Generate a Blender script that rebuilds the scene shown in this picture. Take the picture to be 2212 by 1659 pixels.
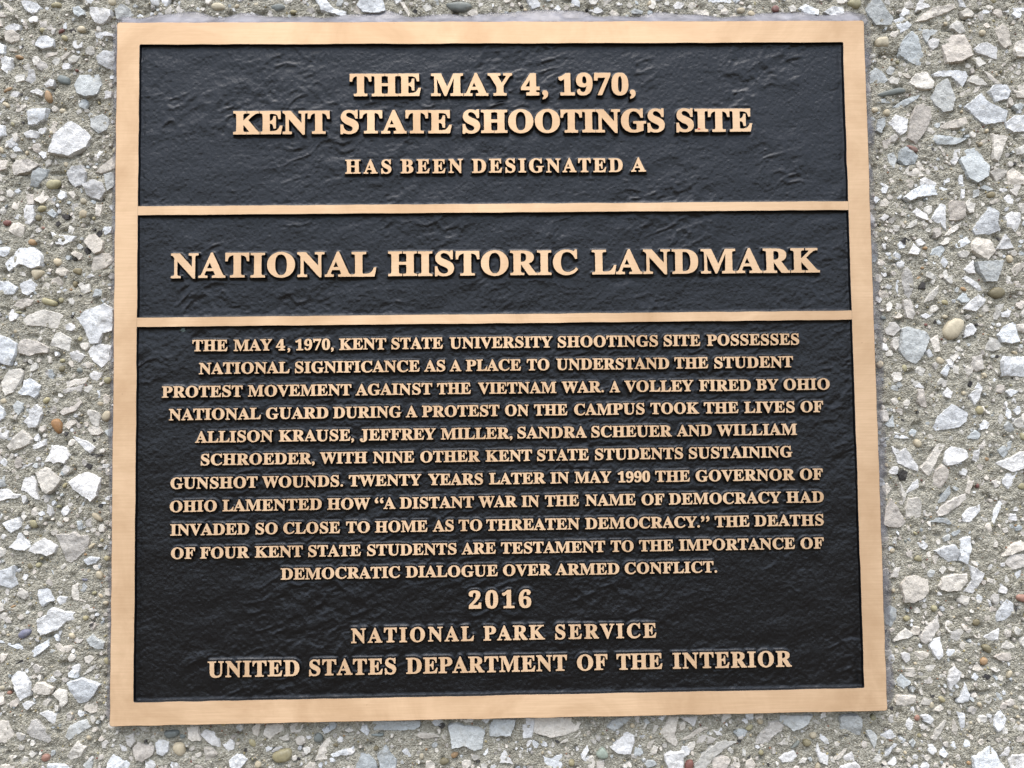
import bpy, bmesh, math, random
import numpy as np
from mathutils import Vector, Matrix
from mathutils.geometry import delaunay_2d_cdt

for o in list(bpy.data.objects):
    bpy.data.objects.remove(o)
scene = bpy.context.scene
COL = scene.collection
R = math.radians

# ------------------------------------------------------------------ camera
cam_data = bpy.data.cameras.new("camera")
cam_data.sensor_width = 36.0
cam_data.lens = 36.0 * 2080.0 / 2500.0
cam_data.clip_start = 0.01
cam_data.clip_end = 500.0
cam = bpy.data.objects.new("camera", cam_data)
COL.objects.link(cam)
_r = Vector((0.9996965, -0.0209924, -0.0128930))
_u = Vector((0.0118301, -0.0499916, 0.9986796))
_b = Vector((-0.0216092, -0.9985290, -0.0497281))
M = Matrix((_r, _u, _b)).transposed().to_4x4()
M.translation = Vector((-0.0028129, -0.5206303, -0.0422410))
cam.matrix_world = M
scene.camera = cam

# ------------------------------------------------------------------ light: bright overcast day
SUN_ELEV, SUN_ROT = R(74), R(190)
world = bpy.data.worlds.new("World")
scene.world = world
world.use_nodes = True
wn, wl = world.node_tree.nodes, world.node_tree.links
bg = wn["Background"]
sky = wn.new("ShaderNodeTexSky")
sky.sky_type = 'NISHITA'
sky.sun_disc = False
sky.sun_elevation = SUN_ELEV
sky.sun_rotation = SUN_ROT
sky.air_density = 1.0
sky.dust_density = 3.0
sky.ozone_density = 1.0
hs = wn.new("ShaderNodeHueSaturation")          # cloud-veiled sky: much greyer than a clear one
hs.inputs["Saturation"].default_value = 0.60
wl.new(sky.outputs[0], hs.inputs["Color"])
# below the horizon lies pale paving under the same sky
tc = wn.new("ShaderNodeTexCoord")
sx = wn.new("ShaderNodeSeparateXYZ")
wl.new(tc.outputs["Generated"], sx.inputs[0])
up = wn.new("ShaderNodeMapRange")
up.interpolation_type = 'SMOOTHSTEP'
up.inputs["From Min"].default_value = -0.10
up.inputs["From Max"].default_value = 0.10
wl.new(sx.outputs["Z"], up.inputs[0])
gm = wn.new("ShaderNodeMix")
gm.data_type = 'RGBA'
gm.inputs[6].default_value = (0.70, 0.57, 0.44, 1)
wl.new(up.outputs[0], gm.inputs[0])
wl.new(hs.outputs[0], gm.inputs[7])
wl.new(gm.outputs[2], bg.inputs[0])
bg.inputs[1].default_value = 0.15

sun_data = bpy.data.lights.new("sun", 'SUN')
sun_data.energy = 1.2
sun_data.angle = R(75)
sun_data.color = (1.0, 0.96, 0.9)
sun = bpy.data.objects.new("sun", sun_data)
COL.objects.link(sun)
_d = Vector((math.sin(SUN_ROT) * math.cos(SUN_ELEV), math.cos(SUN_ROT) * math.cos(SUN_ELEV), math.sin(SUN_ELEV)))
sun.rotation_euler = (-_d).to_track_quat('-Z', 'Y').to_euler()

vs = scene.view_settings
scene.display_settings.display_device = 'sRGB'
vs.view_transform = 'Standard'
vs.look = 'None'
vs.gamma = 1.0
vs.use_curve_mapping = False
vs.exposure = 1.5

scene.render.engine = 'CYCLES'
scene.cycles.max_bounces = 8
scene.cycles.transparent_max_bounces = 8

# ------------------------------------------------------------------ data measured from the place
# PHRASES: panel, weight class, base line height, cap height, words with their left and right ends (1/100 mm)
PHRASES = [[0,"T",16066,1407,[["THE",-8867,-4531],["MAY",-3897,1075],["4,",1616,3291],["1970,",3929,8687]]],[0,"T",13745,1445,[["KENT",-15947,-10088],["STATE",-9442,-2665],["SHOOTINGS",-1991,10441],["SITE",11162,15851]]],[0,"S",11273,865,[["HAS",-9159,-6357],["BEEN",-5790,-2000],["DESIGNATED",-1447,7793],["A",8304,9229]]],[1,"L",4955,1510,[["NATIONAL",-19647,-7310],["HISTORIC",-6589,4934],["LANDMARK",5798,19787]]],[2,"B",520,687,[["THE",-18334,-16240],["MAY",-15875,-13576],["4,",-13350,-12485],["1970,",-12180,-9886],["KENT",-9550,-6738],["STATE",-6417,-3319],["UNIVERSITY",-2903,3313],["SHOOTINGS",3637,9731],["SITE",10084,12318],["POSSESSES",12719,18375]]],[2,"B",-854,686,[["NATIONAL",-17933,-12528],["SIGNIFICANCE",-12211,-4722],["AS",-4455,-3184],["A",-2916,-2213],["PLACE",-1945,1389],["TO",1745,3104],["UNDERSTAND",3528,10386],["THE",10706,12765],["STUDENT",13139,17965]]],[2,"B",-2236,683,[["PROTEST",-20132,-15333],["MOVEMENT",-15017,-8832],["AGAINST",-8582,-3978],["THE",-3684,-1658],["VIETNAM",-1223,3506],["WAR.",3829,6386],["A",6725,7368],["VOLLEY",7633,11839],["FIRED",12185,15338],["BY",15665,17021],["OHIO",17342,20167]]],[2,"B",-3595,681,[["NATIONAL",-19700,-14238],["GUARD",-13935,-10218],["DURING",-9933,-5842],["A",-5576,-4889],["PROTEST",-4609,53],["ON",388,1822],["THE",2143,4156],["CAMPUS",4560,8833],["TOOK",9184,12152],["THE",12438,14548],["LIVES",14901,17984],["OF",18338,19722]]],[2,"B",-4951,680,[["ALLISON",-18134,-13515],["KRAUSE,",-13164,-8684],["JEFFREY",-8337,-3787],["MILLER,",-3487,819],["SANDRA",1120,5309],["SCHEUER",5578,10461],["AND",10760,12884],["WILLIAM",13183,18078]]],[2,"B",-6308,678,[["SCHROEDER,",-17795,-11031],["WITH",-10722,-7905],["NINE",-7552,-5095],["OTHER",-4730,-1147],["KENT",-814,1984],["STATE",2285,5400],["STUDENTS",5775,11107],["SUSTAINING",11458,17758]]],[2,"B",-7682,676,[["GUNSHOT",-19581,-14430],["WOUNDS.",-14159,-9348],["TWENTY",-9003,-4674],["YEARS",-4262,-983],["LATER",-616,2773],["IN",3067,4191],["MAY",4525,6736],["1990",7131,9078],["THE",9395,11492],["GOVERNOR",11843,17863],["OF",18176,19574]]],[2,"B",-9048,674,[["OHIO",-19613,-16837],["LAMENTED",-16506,-10623],["HOW",-10291,-7747],["“A",-7466,-6228],["DISTANT",-5977,-1543],["WAR",-1264,1033],["IN",1313,2379],["THE",2720,4770],["NAME",5151,8179],["OF",8535,9908],["DEMOCRACY",10185,16992],["HAD",17311,19585]]],[2,"B",-10436,672,[["INVADED",-19573,-14918],["SO",-14545,-13232],["CLOSE",-12901,-9538],["TO",-9175,-7766],["HOME",-7453,-4330],["AS",-4019,-2759],["TO",-2474,-1067],["THREATEN",-814,4780],["DEMOCRACY.”",5114,12616],["THE",12934,15031],["DEATHS",15329,19542]]],[2,"B",-11813,671,[["OF",-19522,-18114],["FOUR",-17814,-14915],["KENT",-14585,-11744],["STATE",-11424,-8304],["STUDENTS",-7929,-2607],["ARE",-2309,-266],["TESTAMENT",46,6291],["TO",6625,8005],["THE",8334,10407],["IMPORTANCE",10736,17754],["OF",18092,19498]]],[2,"B",-13137,671,[["DEMOCRATIC",-13050,-5983],["DIALOGUE",-5653,-162],["OVER",149,3038],["ARMED",3291,7112],["CONFLICT.",7434,12998]]],[2,"S",-15038,1079,[["2016",-1914,1811]]],[2,"S",-16922,861,[["NATIONAL",-8896,-1620],["PARK",-1067,2598],["SERVICE",3211,9259]]],[2,"S",-18779,935,[["UNITED",-17323,-11950],["STATES",-11379,-6249],["DEPARTMENT",-5667,3886],["OF",4481,6302],["THE",6848,9582],["INTERIOR",10197,17355]]]]
GLYPHS = {"A":[650,[[-13,0,-13,27,5,29,21,35,35,45,48,60,60,82,73,111,307,694,334,693,572,129,587,96,600,70,612,51,625,38,641,30,660,27,660,0,341,0,341,27,386,32,413,45,422,68,420,80,415,98,406,121,376,197,154,197,117,105,113,88,111,72,119,47,143,32,184,27,190,27,190,0],[169,239,360,239,263,475]]],
"B":[659,[[24,0,24,26,54,29,77,37,93,48,103,65,109,90,111,122,111,549,110,575,107,597,103,614,96,627,87,637,76,645,62,649,44,652,23,653,23,678,328,678,408,674,474,661,525,639,561,609,583,570,590,522,585,484,572,450,549,422,518,399,477,381,427,368,487,353,536,332,574,307,601,275,618,238,623,196,621,166,615,139,605,113,592,90,574,70,553,52,527,36,499,23,468,13,433,6,395,1,354,0],[271,375,280,375,328,378,365,389,392,406,410,431,420,467,424,514,421,555,414,589,401,614,382,632,356,642,322,646,302,645,288,640,280,633,275,621,272,604,271,582],[330,36,369,40,400,52,422,73,436,103,445,142,448,191,444,241,432,280,413,309,384,328,344,340,294,344,271,344,271,97,272,77,277,61,284,50,294,42,310,38]]],
"C":[697,[[382,-16,349,-15,318,-11,288,-5,259,4,231,16,205,30,180,46,157,64,135,84,116,106,99,130,83,156,70,183,59,212,50,242,44,273,40,306,39,340,40,374,44,406,50,437,59,467,70,495,84,523,99,548,117,572,137,594,158,613,181,631,207,648,233,661,261,673,291,682,321,688,353,692,386,693,409,692,434,689,460,684,488,676,517,667,547,655,557,651,567,649,577,648,599,653,614,668,624,693,650,693,650,459,625,459,613,489,599,517,584,542,568,566,550,587,531,606,489,636,443,654,395,660,340,651,294,624,259,579,234,516,219,436,214,337,220,245,236,169,264,111,303,69,353,43,414,35,454,38,494,49,533,67,571,91,606,121,638,158,666,132,630,87,589,50,544,21,494,0,440,-12]]],
"D":[738,[[30,0,30,26,58,29,79,35,94,44,103,59,108,81,110,111,110,557,108,592,101,618,91,635,74,645,51,651,22,653,22,678,330,678,388,676,440,668,488,656,532,639,570,617,604,590,632,559,655,523,674,483,687,439,694,391,697,339,687,235,657,151,608,85,538,38,449,9,340,0],[331,36,362,38,391,44,416,55,439,70,459,88,476,112,490,139,501,171,510,207,517,247,521,292,522,341,517,434,501,510,475,569,438,611,390,637,332,645,310,643,293,639,282,631,276,618,272,599,271,573,271,107,272,82,276,63,282,51,293,42,309,38]]],
"E":[658,[[21,0,21,25,53,27,77,33,93,44,104,60,110,84,112,116,112,549,110,587,103,615,93,634,76,644,53,651,24,653,24,678,594,678,594,476,571,476,559,532,537,575,507,605,487,616,465,625,440,632,411,637,380,640,345,641,326,641,310,639,298,638,288,634,282,628,277,621,274,610,273,596,272,578,272,366,288,366,329,370,361,381,386,401,405,428,419,466,429,514,453,514,453,176,428,176,423,213,416,244,407,270,394,290,378,306,359,318,335,325,308,330,276,331,272,331,272,100,274,78,278,62,286,52,299,46,318,42,343,41,389,43,430,48,467,58,498,71,527,89,552,112,574,139,594,173,612,213,640,213,599,0]]],
"F":[602,[[23,0,23,26,54,30,77,38,93,50,103,67,109,92,111,125,111,558,109,590,102,614,92,630,75,641,52,648,21,653,21,678,586,678,586,476,562,476,554,514,543,547,529,574,511,596,489,613,462,626,428,635,389,640,342,642,324,642,309,641,298,640,288,637,281,633,277,627,273,619,272,607,271,593,271,368,283,368,323,372,356,383,381,403,400,430,414,468,423,516,450,516,450,176,424,176,415,229,401,270,382,299,357,318,323,329,281,333,271,333,271,120,272,98,275,79,280,64,287,51,298,42,312,35,330,30,354,27,382,26,382,0]]],
"G":[756,[[399,-15,364,-14,330,-10,298,-4,267,5,238,16,211,29,185,45,161,62,139,82,119,104,101,127,86,153,72,180,61,209,52,240,46,272,42,306,41,341,42,375,46,408,52,439,61,469,72,497,86,524,101,549,119,573,138,595,159,614,183,632,208,648,234,662,261,673,290,682,320,688,351,692,383,693,409,692,436,689,464,684,492,677,521,667,550,656,560,652,569,650,577,649,588,650,597,654,604,660,611,668,617,679,624,693,651,693,651,458,625,458,609,497,591,532,569,564,545,592,518,615,490,635,460,649,430,657,398,660,343,651,297,624,262,580,237,517,222,437,217,339,218,289,223,243,230,201,240,163,252,130,268,101,286,76,306,55,329,39,354,28,381,21,410,19,444,21,470,29,489,41,500,57,508,79,510,106,510,190,508,218,501,239,490,254,472,263,446,269,410,271,410,295,745,295,745,271,716,269,694,263,680,254,671,240,666,219,664,191,664,43,620,25,576,11,532,-1,488,-9,444,-13]]],
"H":[779,[[23,0,23,26,54,29,77,36,93,47,103,64,109,88,111,120,111,564,109,593,103,615,93,631,77,642,54,649,24,653,24,678,360,678,360,653,337,651,319,647,304,643,293,637,284,629,278,618,274,604,272,586,271,564,271,373,509,373,509,564,508,586,506,604,502,618,497,629,488,637,477,643,462,647,443,651,420,653,420,678,755,678,755,653,724,649,701,642,686,632,677,616,671,594,669,564,669,120,671,90,677,66,687,49,702,37,725,29,755,26,755,0,420,0,420,26,450,29,474,36,490,46,501,62,507,86,509,120,509,329,271,329,271,120,273,88,279,64,289,47,305,36,329,29,360,26,360,0]]],
"I":[388,[[20,0,20,26,50,31,74,38,91,48,103,63,110,84,112,112,112,576,110,603,104,623,94,637,78,645,53,650,20,653,20,678,364,678,364,653,332,650,308,645,292,637,281,623,274,603,272,576,272,115,273,96,275,79,279,66,285,55,294,46,307,39,322,34,342,29,366,26,366,0]]],
"J":[492,[[162,-97,131,-95,103,-89,77,-80,53,-67,33,-52,17,-33,5,-12,-3,10,-5,34,-3,56,4,75,16,91,31,102,48,109,66,111,86,109,103,103,118,92,129,78,136,61,138,41,137,26,133,12,126,-2,119,-14,115,-23,114,-29,119,-46,133,-57,156,-60,178,-57,195,-50,207,-37,214,-19,219,4,220,32,220,546,219,571,216,592,212,609,205,622,195,633,182,641,165,646,144,650,118,653,118,678,468,678,468,653,445,650,427,647,412,642,401,634,392,624,387,612,383,595,381,573,380,546,380,132,374,62,356,5,326,-40,283,-72,229,-91]]],
"K":[760,[[24,0,24,26,55,29,78,36,94,47,104,64,110,88,112,120,112,564,110,593,104,615,94,632,78,643,55,650,25,653,25,678,361,678,361,653,338,651,320,647,305,643,294,637,285,629,279,618,275,604,273,586,272,564,272,348,478,556,501,582,514,604,519,623,509,640,481,650,433,653,433,678,723,678,723,653,710,653,681,650,650,640,618,624,584,601,549,572,513,537,403,424,690,69,702,56,714,45,725,37,738,31,754,28,773,26,773,0,418,0,418,26,456,27,465,28,473,29,479,31,489,36,495,43,497,51,494,63,485,79,471,98,297,318,272,295,272,120,274,88,280,64,290,47,306,36,330,29,361,26,361,0]]],
"L":[635,[[23,0,23,26,54,29,77,36,93,47,103,64,109,88,111,120,111,564,109,594,103,617,93,633,77,643,54,650,24,653,24,678,372,678,372,653,347,652,327,650,310,646,297,640,287,631,280,620,275,605,272,587,271,564,271,123,272,102,273,84,276,70,281,59,288,52,298,47,310,43,327,42,348,41,393,43,434,49,469,59,499,74,527,93,551,119,572,149,591,187,609,230,636,230,598,0]]],
"M":[944,[[21,0,21,26,51,29,75,36,92,47,103,63,110,87,112,118,112,569,111,589,109,606,105,619,99,629,90,637,79,644,64,648,45,651,22,653,22,678,275,678,472,212,669,678,919,678,919,653,890,649,868,641,853,630,842,614,836,592,834,563,834,127,835,101,837,80,841,64,847,51,855,41,866,35,880,30,897,27,918,26,918,0,589,0,589,26,611,29,629,32,644,37,655,44,664,53,670,66,674,81,676,101,677,124,677,594,429,0,402,0,157,579,157,119,159,85,166,60,178,44,196,34,220,28,252,26,252,0]]],
"N":[735,[[600,-16,159,521,159,117,161,86,167,62,177,46,192,36,216,29,248,26,248,0,27,0,27,26,49,27,66,30,81,35,92,41,100,50,106,62,110,76,112,95,113,117,113,578,84,613,64,636,54,645,47,648,38,651,27,653,27,678,233,678,582,251,582,562,581,584,579,602,575,617,569,628,560,636,549,643,534,647,516,650,493,653,493,678,714,678,714,653,683,650,660,643,645,633,636,616,630,593,628,561,628,-16]]],
"O":[782,[[388,-16,340,-13,294,-4,251,11,211,31,174,56,141,86,111,120,87,158,67,199,53,243,44,290,41,339,44,388,53,434,67,479,87,520,111,557,141,592,175,621,212,647,254,667,298,682,345,691,395,694,443,691,489,682,532,668,572,648,609,623,642,594,671,560,696,522,716,481,730,436,739,389,742,339,739,290,730,243,716,199,695,158,671,120,641,86,607,56,570,31,529,11,484,-4,437,-13],[394,18,446,27,489,54,522,98,546,161,560,241,565,339,564,390,560,436,553,478,544,516,532,549,518,579,501,603,482,624,461,640,438,651,414,658,387,660,335,651,292,624,259,580,235,517,221,437,216,339,217,289,221,243,228,201,237,163,249,129,264,100,281,75,300,54,320,38,343,27,368,20]]],
"P":[622,[[23,0,23,26,54,29,77,36,93,47,103,64,109,88,111,120,111,564,109,593,103,615,93,631,77,642,54,649,24,653,24,678,318,678,359,677,395,675,428,672,456,668,480,662,500,655,532,638,558,617,580,592,596,563,606,530,609,494,607,467,602,441,593,417,581,396,565,376,546,358,523,342,497,329,468,319,435,312,399,307,360,306,271,306,271,120,273,88,279,64,289,47,305,36,329,29,360,26,360,0],[271,342,300,342,345,346,379,357,405,376,421,404,432,442,435,490,432,537,424,576,410,605,388,626,359,638,322,642,304,641,291,637,282,631,276,622,272,609,271,593]]],
"R":[704,[[23,0,23,26,54,29,77,36,93,47,103,64,109,88,111,120,111,564,109,593,103,615,93,631,77,642,54,649,24,653,24,678,323,678,371,677,415,673,454,667,489,658,520,647,547,634,570,618,588,599,603,578,613,554,619,527,621,498,617,459,604,425,583,395,553,370,515,349,469,333,643,75,654,60,664,47,674,38,684,31,697,27,712,26,715,26,715,0,504,0,300,316,271,316,271,120,273,88,279,64,289,47,305,36,329,29,360,26,360,0],[271,348,303,348,350,352,388,364,417,385,436,414,448,452,452,500,449,543,439,579,423,607,400,626,370,638,334,642,311,641,293,636,282,629,276,617,272,599,271,574]]],
"S":[581,[[64,-16,64,235,93,235,102,200,112,169,123,140,136,115,150,93,166,74,202,45,244,28,293,22,328,26,358,36,383,54,401,76,411,103,415,133,406,174,379,209,335,238,242,284,214,299,189,313,167,329,147,344,129,360,115,376,92,411,79,450,74,494,77,533,86,568,100,600,120,627,143,650,172,669,203,683,238,691,275,694,296,693,318,691,342,687,366,682,393,675,420,667,434,664,446,662,461,666,471,676,477,694,505,694,505,475,480,475,469,511,455,543,437,573,417,599,394,621,370,639,343,652,317,659,289,662,257,659,230,650,208,635,191,615,181,592,178,566,181,541,190,520,204,501,224,484,250,467,281,451,377,406,415,387,447,367,473,347,493,326,509,303,521,280,529,255,533,228,535,198,532,157,521,120,505,86,481,56,453,32,418,12,378,-3,334,-12,286,-15,269,-15,253,-13,236,-12,219,-9,203,-4,187,1,147,14,126,18,116,17,109,15,103,11,99,4,95,-5,91,-16]]],
"T":[630,[[137,0,137,26,169,28,194,35,212,46,223,63,230,88,232,120,232,645,222,645,173,640,131,625,97,601,71,567,53,524,43,473,16,473,16,678,611,678,611,472,586,472,576,525,558,568,531,602,496,626,452,640,400,645,392,645,392,120,394,87,401,62,412,45,429,34,454,28,488,26,488,0]]],
"U":[733,[[369,-19,325,-17,286,-12,250,-4,219,8,192,24,170,43,151,65,136,91,124,120,116,154,111,190,109,231,109,564,107,593,101,615,91,631,75,642,52,649,22,653,22,678,358,678,358,653,335,651,316,647,302,643,290,637,281,629,275,618,272,604,270,586,269,564,269,208,273,154,284,110,303,77,329,52,365,38,409,33,462,39,506,56,540,84,565,124,579,175,584,237,584,563,582,592,576,615,565,631,548,641,523,649,489,653,489,678,706,678,706,653,679,648,658,639,645,628,636,612,631,590,629,563,629,270,627,221,622,176,613,137,601,102,585,73,566,48,542,28,515,11,485,-2,450,-12,411,-17]]],
"V":[637,[[316,-19,66,567,55,590,44,609,34,626,20,639,2,648,-21,653,-21,678,314,678,314,653,286,652,264,649,248,644,236,636,229,624,227,610,228,598,233,582,240,563,385,213,518,562,524,579,527,595,528,609,526,624,519,635,509,643,493,648,472,651,445,653,445,678,658,678,658,653,639,651,622,646,608,637,595,622,582,600,569,570,342,-19]]],
"W":[910,[[254,-16,48,585,40,606,31,623,23,636,11,645,-4,651,-23,653,-23,678,269,678,269,653,250,651,234,648,223,643,215,635,211,625,209,611,210,595,214,577,220,555,332,228,448,525,426,594,418,615,409,630,398,640,384,646,365,650,341,653,341,678,654,678,654,653,616,649,593,635,585,613,586,603,589,591,594,575,706,247,805,550,812,572,816,590,817,605,815,621,810,633,801,641,788,647,771,651,749,653,749,678,929,678,929,653,911,648,897,639,885,627,875,611,865,590,856,565,664,-16,637,-16,470,460,283,-16]]],
"X":[701,[[17,0,17,26,59,34,98,58,134,99,288,310,116,575,100,598,85,618,71,633,56,644,41,651,24,653,21,653,21,678,363,678,363,653,341,653,309,649,289,637,283,618,285,607,291,594,300,578,394,431,479,556,493,580,502,600,505,616,497,636,474,648,436,653,436,678,682,678,682,653,677,653,649,650,623,643,600,630,577,611,554,586,531,556,418,394,615,85,627,67,639,53,650,41,661,33,673,28,687,26,691,26,691,0,355,0,355,26,362,26,401,30,424,42,432,61,429,76,422,95,409,118,312,272,205,120,194,102,187,84,185,67,193,44,218,31,259,26,259,0]]],
"Y":[634,[[151,0,151,26,182,29,205,36,221,47,231,64,237,88,239,120,239,266,69,576,52,605,36,626,21,639,1,648,-20,652,-20,678,308,678,308,652,291,652,274,651,260,648,248,644,239,637,234,629,232,620,233,610,237,597,244,583,370,336,496,545,509,569,516,589,519,607,511,632,486,647,444,652,439,652,439,678,654,678,654,652,637,648,622,642,609,632,596,619,583,603,570,583,399,303,399,120,401,88,407,64,417,47,433,36,457,29,488,26,488,0]]],
"0":[559,[[280,-10,251,-9,223,-5,198,2,175,10,154,22,135,36,118,52,102,71,89,91,77,114,66,138,58,165,50,193,44,223,40,255,37,288,35,323,34,359,35,395,37,430,40,463,44,494,50,524,58,552,77,603,102,645,135,679,154,693,175,704,199,713,224,719,251,723,281,724,335,719,382,704,422,679,454,645,480,602,500,552,508,523,514,493,519,462,522,429,524,394,525,358,524,322,522,287,519,254,514,223,508,193,500,165,491,138,480,114,468,91,454,71,438,52,421,36,381,10,334,-5],[280,55,313,64,337,91,353,135,358,163,362,195,366,231,368,270,370,312,370,358,370,404,368,446,366,485,362,520,358,552,353,580,337,624,313,650,281,659,248,650,223,624,207,580,202,552,197,520,194,485,191,446,190,404,189,358,190,312,191,270,193,231,197,195,201,163,207,135,223,91,247,64]]],
"1":[559,[[97,0,97,53,179,53,195,55,207,59,217,67,224,79,228,96,229,118,229,619,205,590,182,565,161,544,140,528,120,518,100,515,85,517,71,524,59,535,50,550,44,568,42,589,63,595,85,603,110,613,136,626,165,644,196,666,266,718,378,718,378,118,379,99,382,83,388,70,397,61,411,55,429,53,510,53,510,0]]],
"2":[559,[[35,0,35,103,183,254,221,294,253,331,278,365,298,397,313,427,324,457,331,487,336,519,337,553,335,588,328,615,316,637,300,651,281,660,259,663,228,658,205,644,188,620,176,586,169,543,167,490,131,493,101,500,75,513,55,531,43,557,39,589,42,612,50,635,64,656,83,675,107,692,137,706,172,716,213,722,259,724,295,723,328,719,358,713,385,704,409,693,430,680,462,646,481,606,488,558,487,535,482,512,476,490,465,467,451,443,434,418,412,391,386,360,355,328,338,310,319,291,299,271,277,250,254,228,230,205,130,110,363,110,383,112,400,118,416,128,429,142,439,159,446,179,454,210,513,210,508,0]]],
"4":[559,[[180,0,180,53,208,53,230,54,249,59,266,66,279,78,287,98,290,125,290,186,13,186,13,247,297,714,436,714,436,252,540,252,540,186,436,186,436,125,439,98,447,78,460,66,477,59,496,54,518,53,531,53,531,0],[83,252,290,252,290,427,292,522,297,619,282,587,259,545,235,503,218,475]]],
"6":[559,[[293,-10,246,-6,202,6,163,27,128,55,99,93,76,139,67,165,59,193,53,224,48,257,46,292,45,330,45,357,47,384,49,410,53,436,57,460,62,485,76,530,94,572,115,610,140,643,170,671,204,694,242,710,284,721,330,724,370,722,405,717,434,709,457,697,476,684,490,668,499,651,505,633,507,614,504,594,495,576,480,560,458,546,427,539,387,536,386,556,385,576,382,596,377,615,370,631,362,646,351,656,338,663,321,665,284,657,253,635,227,597,216,572,207,544,199,513,193,479,189,442,186,401,201,410,219,419,240,427,264,433,292,437,324,438,353,436,381,432,406,424,429,414,450,400,470,384,486,364,500,342,510,318,518,292,522,262,524,231,522,196,518,164,509,134,498,106,483,80,466,57,444,37,420,20,393,7,363,-3,329,-8],[296,56,320,60,340,74,357,96,369,127,377,169,379,221,376,270,368,310,355,340,336,360,314,373,287,377,269,375,249,370,230,362,211,351,197,340,186,329,187,283,190,242,195,205,201,172,209,144,219,121,241,85,267,63]]],
"7":[559,[[165,0,431,605,168,605,138,599,119,582,110,554,104,504,44,504,49,714,526,714,526,665,250,0]]],
"9":[559,[[227,-10,190,-8,158,-3,131,7,109,19,92,33,79,49,70,67,65,85,63,103,64,117,68,129,75,140,84,149,97,156,112,160,123,132,137,106,154,84,175,67,201,56,232,53,272,61,305,85,332,126,352,182,366,254,373,343,357,325,338,309,316,295,291,284,263,277,231,275,203,276,177,281,153,288,130,299,109,312,90,328,73,347,59,369,49,393,41,420,37,450,35,482,38,528,47,570,62,609,84,642,110,671,142,694,178,710,219,721,264,724,311,720,354,708,393,689,428,661,457,625,482,580,491,554,500,526,506,495,510,462,513,426,514,388,514,361,512,334,510,308,507,283,503,258,498,234,485,187,468,145,448,107,422,73,393,44,359,21,320,4,276,-7],[274,347,296,349,316,355,334,366,349,379,362,395,373,414,372,455,369,492,365,524,360,553,353,578,344,600,323,631,299,651,270,657,244,652,221,638,204,615,190,582,183,539,180,488,183,445,190,410,204,382,222,363,245,351]]],
".":[219,[[109,111,79,103,57,81,49,51,57,21,79,-1,109,-9,139,-1,161,21,169,51,161,81,139,103]]],
",":[219,[[59,-118,95,-104,124,-84,147,-59,163,-32,173,-3,176,26,167,77,143,111,105,123,75,116,54,95,46,66,52,37,69,18,95,10,97,-29,85,-69,59,-99]]],
"“":[427,[[373,691,339,677,311,658,288,634,272,606,262,574,259,538,267,491,290,458,326,445,357,452,378,472,386,506,379,535,361,555,333,565,333,603,344,638,373,672],[155,691,121,677,93,658,70,634,54,606,44,574,41,538,49,491,72,458,108,445,139,452,160,472,168,506,161,535,143,555,115,565,115,603,126,638,155,672]]],
"”":[427,[[272,445,306,459,334,478,357,502,373,530,383,563,386,598,378,645,355,678,319,691,288,684,267,664,259,630,266,601,284,581,312,571,312,533,301,498,272,464],[54,445,88,459,116,478,139,502,155,530,165,563,168,598,160,645,137,678,101,691,70,684,49,664,41,630,48,601,66,581,94,571,94,533,83,498,54,464]]]}
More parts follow.
